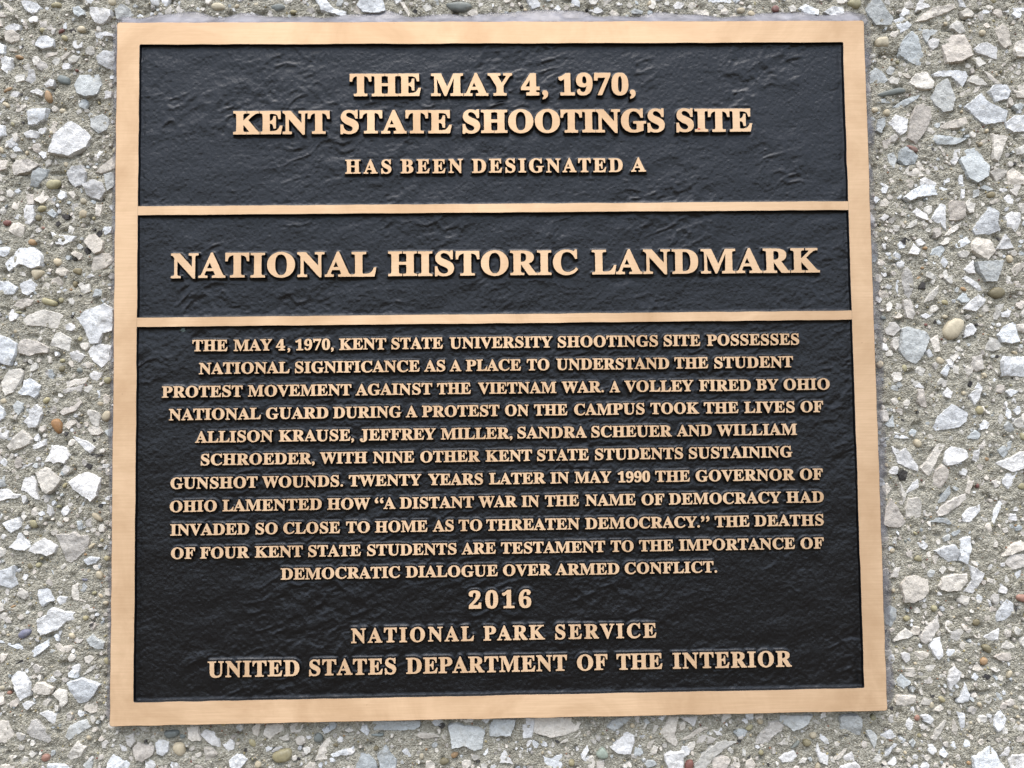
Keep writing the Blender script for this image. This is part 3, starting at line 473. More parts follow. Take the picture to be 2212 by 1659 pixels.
("c",[-2691,-118,-2673,-103,-2620,-117,-2563,-106,-2483,-96,-2505,-129,-2584,-146,-2624,-155,-2664,-145]),
("p",[-2677,-161,-2624,-158,-2571,-152,-2518,-140,-2526,-178,-2624,-186]),
("w",[-2474,-80,-2453,-56,-2399,-66,-2408,-90,-2430,-115,-2461,-103]),
("w",[-2451,-175,-2411,-173,-2409,-216,-2433,-220]),
("y",[-2760,-247,-2743,-216,-2721,-201,-2701,-212,-2707,-239,-2738,-256]),
("Y",[-2784,-90,-2758,-77,-2740,-95,-2762,-111]),
("Y",[-2665,-47,-2657,-20,-2622,-16,-2617,-52,-2639,-65]),
("G",[-2559,-48,-2537,-26,-2510,-35,-2510,-69,-2541,-73]),
("c",[-2524,-17,-2484,3,-2449,-22,-2493,-42]),
("r",[-2570,-209,-2557,-200,-2542,-210,-2557,-218]),
("g",[-2930,-258,-2906,-232,-2870,-246,-2874,-281,-2896,-317,-2918,-294]),
("w",[-3047,-226,-2980,-276,-2979,-334,-3044,-368]),
("w",[-2860,-357,-2825,-318,-2817,-282,-2786,-256,-2759,-274,-2750,-310,-2780,-381,-2828,-398,-2838,-367]),
("p",[-2649,-302,-2614,-267,-2539,-219,-2517,-246,-2552,-294,-2626,-320]),
("O",[-2708,-359,-2679,-337,-2648,-340,-2632,-374,-2634,-432,-2660,-436,-2692,-391]),
("c",[-2485,-304,-2476,-286,-2414,-305,-2405,-332,-2413,-390,-2449,-385]),
("t",[-2403,-332,-2375,-292,-2339,-297,-2339,-351,-2383,-368]),
("c",[-2480,-402,-2458,-389,-2413,-390,-2391,-426,-2417,-443,-2461,-438]),
("g",[-2378,-422,-2334,-400,-2331,-449,-2355,-449]),
("w",[-3043,-413,-2974,-380,-2951,-410,-2959,-459,-3042,-480]),
("c",[-2961,-503,-2916,-446,-2863,-406,-2845,-424,-2810,-461,-2822,-491,-2879,-517,-2941,-528]),
("w",[-2835,-527,-2809,-501,-2735,-466,-2732,-497,-2778,-519]),
("w",[-2569,-450,-2532,-460,-2470,-487,-2427,-517,-2460,-554,-2505,-518]),
("w",[-2733,-599,-2707,-551,-2694,-502,-2646,-509,-2611,-517,-2588,-566,-2614,-610,-2654,-600,-2680,-609,-2698,-595]),
("w",[-2875,-642,-2856,-615,-2803,-607,-2829,-622]),
("d",[-2494,-629,-2477,-612,-2450,-625,-2468,-645]),
("d",[-2460,-559,-2425,-552,-2403,-566,-2429,-577]),
("c",[-2785,-665,-2732,-635,-2697,-644,-2661,-685,-2639,-698,-2643,-729,-2673,-764,-2708,-790,-2730,-777,-2757,-723]),
("w",[-2863,-717,-2850,-695,-2829,-664,-2797,-696,-2779,-723,-2779,-776,-2765,-825,-2804,-811,-2831,-784,-2871,-766]),
("w",[-2584,-721,-2529,-678,-2481,-665,-2428,-688,-2397,-702,-2409,-759,-2422,-816,-2452,-838,-2510,-802,-2554,-766]),
("g",[-3039,-653,-2969,-680,-2963,-742,-3038,-759]),
("c",[-2697,-33,-2679,-26,-2663,-40,-2679,-51]),
("R",[-2482,-157,-2467,-148,-2451,-157,-2467,-166]),
("w",[-3037,-763,-2954,-759,-2910,-791,-2879,-796,-2888,-813,-2949,-817,-3036,-842]),
("y",[-2638,-751,-2617,-724,-2599,-720,-2603,-760,-2625,-766]),
("w",[-2733,-869,-2712,-856,-2689,-874,-2678,-909,-2697,-926,-2724,-895]),
("y",[-2676,-874,-2650,-852,-2626,-870,-2641,-881]),
("w",[-2979,-966,-2947,-949,-2886,-932,-2868,-959,-2863,-986,-2924,-1020,-2955,-993]),
("y",[-2824,-947,-2798,-943,-2767,-956,-2775,-996,-2810,-997]),
("w",[-2931,-1103,-2897,-1064,-2884,-1025,-2867,-1025,-2849,-1061,-2818,-1074,-2813,-1101,-2843,-1127,-2900,-1117]),
("w",[-2822,-1127,-2779,-1079,-2726,-1054,-2651,-1108,-2672,-1147,-2707,-1160,-2743,-1146,-2778,-1145]),
("p",[-2663,-1033,-2626,-1033,-2582,-1034,-2556,-1019,-2516,-1046,-2468,-1042,-2458,-1076,-2484,-1132,-2532,-1180,-2571,-1203,-2597,-1192,-2616,-1135]),
("t",[-2475,-1119,-2463,-1098,-2423,-1083,-2432,-1107,-2462,-1131]),
("o",[-2506,-1158,-2484,-1141,-2466,-1155,-2488,-1170]),
("w",[-2494,-1189,-2453,-1170,-2400,-1182,-2426,-1208,-2470,-1220]),
("t",[-2458,-908,-2436,-900,-2381,-945,-2385,-967,-2442,-944]),
("y",[-2408,-1072,-2382,-1053,-2379,-1092,-2401,-1085]),
("g",[-2537,-960,-2517,-956,-2505,-1000,-2525,-1008,-2536,-991]),
("Y",[-2835,-1219,-2816,-1193,-2789,-1233,-2815,-1246]),
("w",[-3029,-1251,-2951,-1235,-2903,-1213,-2902,-1275,-2884,-1328,-2919,-1353,-2962,-1335,-3028,-1316]),
("g",[-2686,-1248,-2653,-1253,-2640,-1305,-2662,-1287]),
("R",[-2516,-1246,-2500,-1235,-2487,-1247,-2504,-1259]),
("v",[-2517,-1299,-2495,-1290,-2462,-1300,-2464,-1317,-2495,-1317]),
("w",[-2139,2280,-2071,2280,-2078,2215,-2119,2223]),
("w",[-2068,2280,-1996,2280,-2030,2205,-2050,2212]),
("t",[-1763,2208,-1729,2232,-1675,2222,-1661,2186,-1729,2179]),
("G",[-1394,2200,-1352,2221,-1304,2221,-1287,2192,-1346,2164]),
("t",[-1500,2221,-1449,2235,-1455,2203,-1483,2203]),
("y",[-1277,2175,-1250,2185,-1212,2171,-1250,2153]),
("w",[-1119,2278,-1064,2278,-1002,2192,-926,2170,-933,2135,-1043,2171,-1071,2178]),
("c",[-871,2170,-851,2220,-828,2227,-829,2149]),
("w",[-852,2206,-824,2277,-700,2277,-673,2170,-714,2149,-811,2163]),
("c",[-583,2230,-562,2233,-514,2141,-528,2141]),
("d",[-507,2173,-490,2185,-469,2173,-490,2154]),
("g",[-382,2277,-347,2277,-344,2204,-369,2212]),
("w",[194,2275,242,2275,290,2224,290,2196,241,2182]),
("t",[178,2175,193,2196,220,2171,192,2161]),
("G",[-306,2218,-223,2232,-147,2225,-126,2197,-189,2161,-272,2176]),
("w",[380,2188,401,2210,442,2160,421,2153]),
("w",[1338,2273,1471,2273,1501,2216,1423,2224,1352,2220]),
("g",[851,2166,882,2185,937,2169,928,2150,874,2150]),
("c",[1226,2181,1366,2168,1350,2137,1264,2149]),
("r",[1743,2187,1775,2211,1806,2187,1798,2159,1758,2155]),
("w",[1924,2187,1964,2207,2050,2171,2041,2135,1962,2143]),
("w",[2073,2155,2137,2195,2200,2190,2206,2146,2135,2123]),
("w",[602,2174,656,2194,687,2166,648,2150]),
("c",[665,2214,720,2274,775,2274,695,2198]),
("c",[-2157,-2177,-2098,-2178,-2105,-2204,-2138,-2200]),
("G",[-2020,-2212,-1981,-2197,-1915,-2201,-1928,-2240,-1993,-2251]),
("G",[-1928,-2230,-1902,-2218,-1876,-2231,-1889,-2254,-1921,-2250]),
("c",[-1873,-2189,-1811,-2184,-1790,-2259,-1836,-2264,-1866,-2248]),
("w",[-1794,-2230,-1771,-2204,-1719,-2218,-1686,-2258,-1682,-2303,-1731,-2289,-1771,-2256]),
("p",[-2238,-2234,-2196,-2221,-2183,-2261,-2205,-2292,-2225,-2279]),
("p",[-2195,-2299,-2163,-2264,-2124,-2288,-2065,-2295,-2071,-2334,-2136,-2381,-2169,-2358,-2192,-2331]),
("w",[-2059,-2270,-2039,-2254,-1977,-2265,-1986,-2323,-2012,-2345,-2052,-2334]),
("t",[-1964,-2291,-1941,-2272,-1889,-2276,-1885,-2338,-1908,-2360,-1954,-2330]),
("w",[-2271,-2278,-2248,-2285,-2228,-2311,-2254,-2317]),
("w",[-2341,-2386,-2306,-2335,-2254,-2356,-2208,-2395,-2246,-2447,-2344,-2405]),
("w",[-2120,-2372,-2090,-2366,-2058,-2399,-2083,-2451,-2116,-2450]),
("c",[-1771,-2308,-1725,-2312,-1692,-2342,-1724,-2367,-1764,-2382]),
("w",[-1659,-2291,-1620,-2262,-1597,-2285,-1600,-2318,-1633,-2330]),
("w",[-1626,-2382,-1580,-2347,-1518,-2378,-1541,-2409,-1593,-2461,-1620,-2414]),
("c",[-1423,-2231,-1404,-2179,-1305,-2175,-1305,-2214,-1358,-2239,-1384,-2264]),
("c",[-1489,-2203,-1469,-2171,-1437,-2172,-1456,-2243,-1482,-2236]),
("c",[-1265,-2188,-1233,-2170,-1186,-2180,-1206,-2229,-1262,-2227]),
("w",[-1377,-2339,-1325,-2303,-1311,-2314,-1364,-2342]),
("y",[-1378,-2355,-1338,-2330,-1265,-2315,-1249,-2351,-1272,-2396,-1344,-2407,-1371,-2387]),
("G",[-1134,-2269,-1101,-2224,-1068,-2251,-1075,-2290,-1121,-2289]),
("c",[-1114,-2393,-1088,-2315,-1035,-2265,-1025,-2291,-1048,-2387]),
("w",[-1022,-2362,-969,-2344,-895,-2329,-896,-2358,-969,-2366,-1009,-2379]),
("c",[-1180,-2430,-1147,-2398,-1114,-2418,-1121,-2471,-1174,-2470]),
("Y",[-1019,-2304,-996,-2291,-973,-2305,-989,-2327]),
("w",[-1410,-2315,-1371,-2297,-1377,-2322,-1403,-2335]),
("R",[-1666,-2232,-1646,-2223,-1633,-2236,-1653,-2245]),
("c",[-1325,-2259,-1279,-2240,-1272,-2273,-1305,-2275]),
("w",[-1074,-2218,-1041,-2199,-1025,-2223,-1061,-2238]),
("p",[-1859,-2312,-1836,-2293,-1829,-2313,-1849,-2322]),
("g",[-785,-2172,-765,-2225,-627,-2227,-521,-2220,-491,-2204,-491,-2168,-646,-2167]),
("c",[-521,-2269,-494,-2243,-415,-2254,-375,-2272,-455,-2280]),
("G",[-795,-2253,-759,-2241,-700,-2249,-719,-2265]),
("Y",[-779,-2335,-753,-2309,-730,-2329,-753,-2355]),
("g",[-325,-2214,-282,-2189,-229,-2209,-129,-2224,-106,-2244,-121,-2342,-171,-2351,-230,-2320,-303,-2332,-312,-2253]),
("g",[-76,-2212,-49,-2174,84,-2173,70,-2215,49,-2270,-77,-2270]),
("w",[124,-2190,144,-2171,197,-2169,183,-2244,176,-2286,122,-2285]),
("c",[199,-2172,411,-2173,470,-2210,450,-2249,369,-2277,282,-2285,187,-2257]),
("c",[348,-2325,382,-2294,480,-2237,462,-2276,375,-2319]),
("w",[-29,-2432,9,-2348,35,-2397,61,-2440,14,-2429]),
("w",[247,-2402,280,-2409,354,-2388,360,-2443,332,-2502,259,-2500]),
("w",[467,-2387,487,-2420,521,-2414,521,-2440,480,-2426]),
("g",[-746,-2374,-697,-2314,-667,-2363,-634,-2396,-638,-2481,-721,-2480]),
("g",[-872,-2424,-845,-2366,-799,-2367,-753,-2407,-747,-2479,-872,-2476]),
("w",[-598,-2351,-574,-2332,-548,-2372,-542,-2405,-562,-2398]),
("o",[-475,-2338,-455,-2325,-439,-2348,-465,-2357]),
("o",[-317,-2383,-290,-2358,-257,-2359,-270,-2391,-297,-2406]),
("Y",[-390,-2421,-363,-2392,-330,-2396,-310,-2416,-344,-2441,-377,-2437]),
("w",[-944,-2344,-905,-2329,-882,-2349,-905,-2365,-944,-2367]),
("c",[-940,-2221,-911,-2209,-891,-2225,-917,-2234]),
("w",[-115,-2378,-91,-2346,-88,-2369,-105,-2384]),
("d",[-385,-2206,-361,-2188,-345,-2210,-362,-2226]),
("c",[-235,-2177,-169,-2171,-182,-2187,-219,-2190]),
("g",[628,-2234,662,-2198,697,-2178,777,-2175,747,-2212,670,-2260]),
("w",[647,-2355,685,-2327,746,-2266,792,-2287,791,-2329,764,-2399,692,-2389]),
("e",[553,-2394,600,-2348,637,-2392,633,-2421,582,-2424]),
("c",[902,-2277,916,-2224,938,-2212,933,-2249,911,-2280]),
("c",[949,-2278,984,-2225,1002,-2180,1062,-2181,1052,-2226,1034,-2284,1054,-2334,1041,-2355,999,-2329]),
("w",[1074,-2185,1176,-2183,1154,-2241,1120,-2219]),
("c",[1080,-2322,1153,-2278,1230,-2234,1252,-2210,1256,-2247,1196,-2271,1127,-2311]),
("p",[1168,-2345,1178,-2304,1204,-2292,1288,-2318,1262,-2339,1194,-2354]),
("w",[1276,-2272,1306,-2271,1323,-2298,1289,-2289]),
("c",[1153,-2469,1201,-2404,1296,-2339,1339,-2330,1415,-2340,1355,-2365,1286,-2414,1233,-2471,1190,-2520,1151,-2519]),
("c",[883,-2397,909,-2352,934,-2361,921,-2398,895,-2406]),
("c",[858,-2363,897,-2319,914,-2319,879,-2368]),
("w",[972,-2407,1014,-2391,1087,-2385,1079,-2518,1012,-2516,979,-2449]),
("r",[1089,-2459,1124,-2427,1149,-2444,1139,-2519,1096,-2518]),
("p",[1260,-2430,1353,-2423,1370,-2440,1317,-2523,1262,-2522]),
("g",[1674,-2218,1684,-2185,1868,-2183,1845,-2234,1801,-2258,1750,-2278,1716,-2248]),
("p",[1526,-2352,1553,-2295,1605,-2246,1606,-2225,1657,-2215,1691,-2239,1681,-2272,1629,-2305,1594,-2350]),
("c",[1662,-2355,1697,-2331,1731,-2311,1721,-2360,1687,-2360]),
("Y",[1807,-2366,1816,-2325,1867,-2339,1862,-2368,1832,-2379]),
("t",[1847,-2305,1869,-2284,1903,-2293,1889,-2331,1859,-2330]),
("c",[1871,-2222,1888,-2210,1922,-2236,1905,-2244]),
("G",[1729,-2386,1791,-2329,1794,-2358,1746,-2386]),
("w",[1668,-2442,1703,-2414,1755,-2399,1771,-2428,1744,-2461,1684,-2463]),
("w",[1891,-2401,1901,-2356,1916,-2410,1963,-2428,1957,-2486,1915,-2468]),
("c",[1787,-2470,1813,-2441,1834,-2446,1821,-2466]),
("c",[1443,-2417,1448,-2384,1465,-2393,1462,-2421]),
("p",[565,-2440,607,-2433,606,-2508,564,-2507]),
("c",[497,-2422,540,-2406,556,-2456,521,-2506]),
("w",[473,-2388,507,-2344,515,-2373,489,-2422,472,-2413]),
("p",[1369,-2482,1395,-2457,1403,-2466,1381,-2524]),
("w",[942,-2191,960,-2179,977,-2183,963,-2200]),
("c",[1534,-2194,1573,-2187,1568,-2203,1538,-2207])]

# ------------------------------------------------------------------ plaque measures (metres; wall face at y = 0)
T = 0.007                       # how far the plaque stands off the wall
DEEP = 0.003                    # depth of the sunk panels
X0, X1, Z0, Z1 = -0.23, 0.23, -0.21472, 0.20700
IX0, IX1, IZ0, IZ1 = -0.21648, 0.21674, -0.20134, 0.19351
BARS = ((0.08819, 0.09352), (0.02030, 0.02584))

# ------------------------------------------------------------------ small helpers
def link(name, mesh, parent=None):
    o = bpy.data.objects.new(name, mesh)
    COL.objects.link(o)
    if parent is not None:
        o.parent = parent
    return o

def thing(name, label, category, loc=(0, 0, 0)):
    o = link(name, None)
    o.location = loc
    o["label"] = label
    o["category"] = category
    return o

def _hash(ix, iy, seed):
    h = (ix.astype(np.int64) * 374761393 + iy.astype(np.int64) * 668265263 + seed * 1442695041) & 0xFFFFFFFF
    h = ((h ^ (h >> 13)) * 1274126177) & 0xFFFFFFFF
    h = ((h ^ (h >> 16)) * 2246822519) & 0xFFFFFFFF
    return ((h ^ (h >> 15)) & 0xFFFFFF) / float(0xFFFFFF)

def vnoise(x, y, size, seed):
    x = np.asarray(x) / size + 1000.0
    y = np.asarray(y) / size + 1000.0
    ix, iy = np.floor(x), np.floor(y)
    fx, fy = x - ix, y - iy
    fx = fx * fx * fx * (fx * (fx * 6 - 15) + 10)
    fy = fy * fy * fy * (fy * (fy * 6 - 15) + 10)
    a, b = _hash(ix, iy, seed), _hash(ix + 1, iy, seed)
    c, d = _hash(ix, iy + 1, seed), _hash(ix + 1, iy + 1, seed)
    return (a * (1 - fx) + b * fx) * (1 - fy) + (c * (1 - fx) + d * fx) * fy

def set_colours(me, cols):
    at = me.color_attributes.new("Col", 'FLOAT_COLOR', 'POINT')
    buf = np.ones((len(me.vertices), 4), dtype=np.float32)
    buf[:, :3] = cols
    at.data.foreach_set("color", buf.ravel())

def area2(p):
    return sum(p[i][0] * p[(i + 1) % len(p)][1] - p[(i + 1) % len(p)][0] * p[i][1] for i in range(len(p))) * 0.5

def inside(pt, poly):
    x, y = pt
    r = False
    j = len(poly) - 1
    for i in range(len(poly)):
        if (poly[i][1] > y) != (poly[j][1] > y):
            if x < (poly[j][0] - poly[i][0]) * (y - poly[i][1]) / (poly[j][1] - poly[i][1]) + poly[i][0]:
                r = not r
        j = i
    return r

def grow(p, d):
    """Offset a loop to its right-hand side by d (outwards for a counter-clockwise loop)."""
    n = len(p)
    out = []
    for i in range(n):
        ax, ay = p[i - 1]
        bx, by = p[i]
        cx, cy = p[(i + 1) % n]
        e1x, e1y, e2x, e2y = bx - ax, by - ay, cx - bx, cy - by
        l1, l2 = math.hypot(e1x, e1y) or 1e-9, math.hypot(e2x, e2y) or 1e-9
        n1x, n1y, n2x, n2y = e1y / l1, -e1x / l1, e2y / l2, -e2x / l2
        mx, my = n1x + n2x, n1y + n2y
        q = mx * mx + my * my
        if q < 0.35:
            ml = math.sqrt(q) or 1e-9
            k = 1.7 / ml if q > 1e-6 else 0
        else:
            k = 2.0 / q
        out.append((bx + mx * k * d, by + my * k * d))
    return out

def refine(p, step, jit, rng, keep=True):
    out = []
    n = len(p)
    for i in range(n):
        a, b = p[i], p[(i + 1) % n]
        l = math.hypot(b[0] - a[0], b[1] - a[1])
        k = max(1, int(l / step))
        for j in range(k):
            t = j / k
            out.append((a[0] + (b[0] - a[0]) * t + rng.uniform(-jit, jit),
                        a[1] + (b[1] - a[1]) * t + rng.uniform(-jit, jit)))
    return out

def cap_tris(loops):
    vs_, es = [], []
    for lp in loops:
        s = len(vs_)
        vs_ += [Vector(p) for p in lp]
        es += [(s + i, s + (i + 1) % len(lp)) for i in range(len(lp))]
    v, e, f, _, _, _ = delaunay_2d_cdt(vs_, es, [], 1, 1e-8)
    # keep what the outlines really enclose (winding number), so counters and notches stay open
    P = np.array([(q.x, q.y) for q in v])
    tri = np.array([t[:3] for t in f])
    c = P[tri].mean(1)
    wnd = np.zeros(len(c), dtype=int)
    for lp in loops:
        A = np.array(lp)
        B = np.roll(A, -1, 0)
        cx, cy = c[:, 0][:, None], c[:, 1][:, None]
        left = (B[:, 0] - A[:, 0]) * (cy - A[:, 1]) - (cx - A[:, 0]) * (B[:, 1] - A[:, 1])
        wnd += ((A[:, 1] <= cy) & (B[:, 1] > cy) & (left > 0)).sum(1) - ((A[:, 1] > cy) & (B[:, 1] <= cy) & (left < 0)).sum(1)
    f = [t for t, w_ in zip(f, wnd) if w_ != 0]
    return v, f

class Build:
    def __init__(self):
        self.v, self.f, self.m = [], [], []

    def raised(self, loops, rings, y_top, mats, hole_side=None):
        """loops: counter-clockwise outlines and clockwise holes; rings: (outward offset, depth below the top)."""
        cv, cf = cap_tris(loops)
        b = len(self.v)
        self.v += [(p[0], y_top, p[1]) for p in cv]
        for f in cf:
            a = (cv[f[1]] - cv[f[0]]).cross(cv[f[2]] - cv[f[0]])
            idx = [b + i for i in f]
            self.f.append(idx if a > 0 else idx[::-1])
            self.m.append(mats[0])
        for li, lp in enumerate(loops):
            n = len(lp)
            prev = None
            hole = area2(lp) < 0
            for ri, (off, dep) in enumerate(rings):
                q = grow(lp, off) if off else lp
                s = len(self.v)
                self.v += [(p[0], y_top + dep, p[1]) for p in q]
                if prev is not None:
                    side = mats[1] if not (hole and hole_side is not None) else hole_side
                    for i in range(n):
                        j = (i + 1) % n
                        self.f.append([prev + i, s + i, s + j, prev + j])
                        self.m.append(side)
                prev = s

    def mesh(self, name, mats, smooth=False):
        me = bpy.data.meshes.new(name)
        me.from_pydata(self.v, [], self.f)
        for m in mats:
            me.materials.append(m)
        me.polygons.foreach_set("material_index", self.m)
        if smooth:
            me.polygons.foreach_set("use_smooth", [True] * len(self.f))
        me.update()
        return me

# ------------------------------------------------------------------ materials
def new_mat(name):
    m = bpy.data.materials.new(name)
    m.use_nodes = True
    nt = m.node_tree
    return m, nt.nodes, nt.links, nt.nodes["Principled BSDF"]

def node(ns, kind, **kw):
    n = ns.new(kind)
    for k, v in kw.items():
        setattr(n, k, v)
    return n

def ramp(ns, stops):
    r = ns.new("ShaderNodeValToRGB")
    el = r.color_ramp.elements
    while len(el) < len(stops):
        el.new(0.5)
    for e, (p, c) in zip(el, stops):
        e.position = p
        e.color = (*c, 1)
    return r

def brushed(name, base_lo, base_hi, rough, dull):
    m, ns, ls, p = new_mat(name)
    geo = node(ns, "ShaderNodeNewGeometry")
    mp = node(ns, "ShaderNodeMapping")
    mp.inputs["Scale"].default_value = (45, 1200, 1900)
    ls.new(geo.outputs["Position"], mp.inputs["Vector"])
    n1 = node(ns, "ShaderNodeTexNoise")
    n1.inputs["Scale"].default_value = 1.0
    n1.inputs["Detail"].default_value = 5
    n1.inputs["Roughness"].default_value = 0.65
    ls.new(mp.outputs[0], n1.inputs["Vector"])
    half = n1
    cr = ramp(ns, [(0.30, base_lo), (0.66, base_hi)])
    ls.new(half.outputs[0], cr.inputs[0])
    # specks of tarnish
    n3 = node(ns, "ShaderNodeTexNoise")
    n3.inputs["Scale"].default_value = 260
    n3.inputs["Detail"].default_value = 2
    ls.new(geo.outputs["Position"], n3.inputs["Vector"])
    sp = ramp(ns, [(0.0, (0, 0, 0)), (0.76, (0, 0, 0)), (0.82, (1, 1, 1))])
    sp.color_ramp.elements[0].position = 0.0
    ls.new(n3.outputs[0], sp.inputs[0])
    mx = node(ns, "ShaderNodeMix", data_type='RGBA')
    mx.inputs[7].default_value = (*dull, 1)
    mf = node(ns, "ShaderNodeMath", operation='MULTIPLY')
    mf.inputs[1].default_value = 0.7
    ls.new(sp.outputs[0], mf.inputs[0])
    ls.new(mf.outputs[0], mx.inputs[0])
    st = node(ns, "ShaderNodeTexNoise")
    st.inputs["Scale"].default_value = 17
    st.inputs["Detail"].default_value = 6
    st.inputs["Roughness"].default_value = 0.65
    st.inputs["Distortion"].default_value = 0.6
    ls.new(geo.outputs["Position"], st.inputs["Vector"])
    sr = ramp(ns, [(0.42, (0, 0, 0)), (0.72, (0.62, 0.62, 0.62))])
    ls.new(st.outputs[0], sr.inputs[0])
    sm_ = node(ns, "ShaderNodeMix", data_type='RGBA')
    sm_.inputs[7].default_value = (base_lo[0] * 0.72, base_lo[1] * 0.64, base_lo[2] * 0.55, 1)
    ls.new(sr.outputs[0], sm_.inputs[0])
    ls.new(cr.outputs[0], sm_.inputs[6])
    ls.new(sm_.outputs[2], mx.inputs[6])
    ls.new(mx.outputs[2], p.inputs["Base Color"])
    p.inputs["Metallic"].default_value = 1.0
    rr = node(ns, "ShaderNodeMapRange")
    rr.inputs["To Min"].default_value = rough - 0.07
    rr.inputs["To Max"].default_value = rough + 0.07
    ls.new(n1.outputs[0], rr.inputs[0])
    ls.new(rr.outputs[0], p.inputs["Roughness"])
    bp = node(ns, "ShaderNodeBump")
    bp.inputs["Strength"].default_value = 0.3
    bp.inputs["Distance"].default_value = 0.0001
    p.inputs["Anisotropic"].default_value = 0.65
    tg = node(ns, "ShaderNodeCombineXYZ")
    tg.inputs[2].default_value = 1.0
    ls.new(tg.outputs[0], p.inputs["Tangent"])
    ls.new(n1.outputs[0], bp.inputs["Height"])
    ls.new(bp.outputs[0], p.inputs["Normal"])
    return m

BRONZE = brushed("brushed_bronze", (0.62, 0.452, 0.290), (0.715, 0.54, 0.365), 0.66, (0.30, 0.17, 0.09))
BRONZE_EDGE = brushed("tarnished_bronze", (0.30, 0.17, 0.10), (0.50, 0.31, 0.18), 0.55, (0.10, 0.05, 0.03))

def paint():
    m, ns, ls, p = new_mat("black_leather_paint")
    geo = node(ns, "ShaderNodeNewGeometry")
    p.inputs["Base Color"].default_value = (0.0042, 0.0041, 0.0046, 1)
    p.inputs["Roughness"].default_value = 0.31
    p.inputs["Specular Tint"].default_value = (0.88, 0.93, 1.0, 1)
    p.inputs["Specular IOR Level"].default_value = 0.38
    n1 = node(ns, "ShaderNodeTexNoise")
    n1.inputs["Scale"].default_value = 620
    n1.inputs["Detail"].default_value = 5
    n1.inputs["Roughness"].default_value = 0.6
    ls.new(geo.outputs["Position"], n1.inputs["Vector"])
    n2 = node(ns, "ShaderNodeTexVoronoi", feature='F1')
    n2.inputs["Scale"].default_value = 420
    ls.new(geo.outputs["Position"], n2.inputs["Vector"])
    sp = node(ns, "ShaderNodeMapRange")
    sp.inputs["From Min"].default_value = 0.0
    sp.inputs["From Max"].default_value = 0.22
    sp.inputs["To Min"].default_value = 1.0
    sp.inputs["To Max"].default_value = 0.0
    ls.new(n2.outputs["Distance"], sp.inputs[0])
    sc = node(ns, "ShaderNodeMath", operation='MULTIPLY')
    sc.inputs[1].default_value = 0.35
    ls.new(sp.outputs[0], sc.inputs[0])
    ad = node(ns, "ShaderNodeMath", operation='ADD')
    ls.new(n1.outputs[0], ad.inputs[0])
    ls.new(sc.outputs[0], ad.inputs[1])
    bp = node(ns, "ShaderNodeBump")
    bp.inputs["Strength"].default_value = 0.6
    bp.inputs["Distance"].default_value = 0.0005
    ls.new(ad.outputs[0], bp.inputs["Height"])
    ls.new(bp.outputs[0], p.inputs["Normal"])
    return m

PAINT = paint()

def stone_mat(name, mott, bump, rough, film):
    m, ns, ls, p = new_mat(name)
    geo = node(ns, "ShaderNodeNewGeometry")
    at = node(ns, "ShaderNodeVertexColor", layer_name="Col")
    n1 = node(ns, "ShaderNodeTexNoise")
    n1.inputs["Scale"].default_value = 560
    n1.inputs["Detail"].default_value = 6
    n1.inputs["Roughness"].default_value = 0.7
    ls.new(geo.outputs["Position"], n1.inputs["Vector"])
    mr = node(ns, "ShaderNodeMapRange")
    mr.inputs["From Min"].default_value = 0.3
    mr.inputs["From Max"].default_value = 0.7
    mr.inputs["To Min"].default_value = 1.0 - mott
    mr.inputs["To Max"].default_value = 1.0 + mott * 0.6
    ls.new(n1.outputs[0], mr.inputs[0])
    mul = node(ns, "ShaderNodeVectorMath", operation='SCALE')
    ls.new(at.outputs[0], mul.inputs[0])
    ls.new(mr.outputs[0], mul.inputs["Scale"])
    # dust of cement left on parts of the face
    n2 = node(ns, "ShaderNodeTexNoise")
    n2.inputs["Scale"].default_value = 130
    n2.inputs["Detail"].default_value = 5
    n2.inputs["Roughness"].default_value = 0.7
    ls.new(geo.outputs["Position"], n2.inputs["Vector"])
    fr = node(ns, "ShaderNodeMapRange")
    fr.inputs["From Min"].default_value = 0.56
    fr.inputs["From Max"].default_value = 0.70
    fr.inputs["To Min"].default_value = 0.0
    fr.inputs["To Max"].default_value = film
    ls.new(n2.outputs[0], fr.inputs[0])
    mx = node(ns, "ShaderNodeMix", data_type='RGBA')
    mx.inputs[7].default_value = (0.36, 0.34, 0.28, 1)
    ls.new(fr.outputs[0], mx.inputs[0])
    ls.new(mul.outputs[0], mx.inputs[6])
    ls.new(mx.outputs[2], p.inputs["Base Color"])
    p.inputs["Roughness"].default_value = rough
    p.inputs["Specular IOR Level"].default_value = 0.35
    bp = node(ns, "ShaderNodeBump")
    bp.inputs["Strength"].default_value = bump
    bp.inputs["Distance"].default_value = 0.0012
    ls.new(n1.outputs[0], bp.inputs["Height"])
    ls.new(bp.outputs[0], p.inputs["Normal"])
    return m

LIMESTONE = stone_mat("crushed_limestone", 0.22, 0.9, 0.8, 0.5)
PEBBLE = stone_mat("river_pebble", 0.22, 0.2, 0.5, 0.35)
SAND = stone_mat("sand_grains", 0.25, 0.2, 0.8, 0.0)

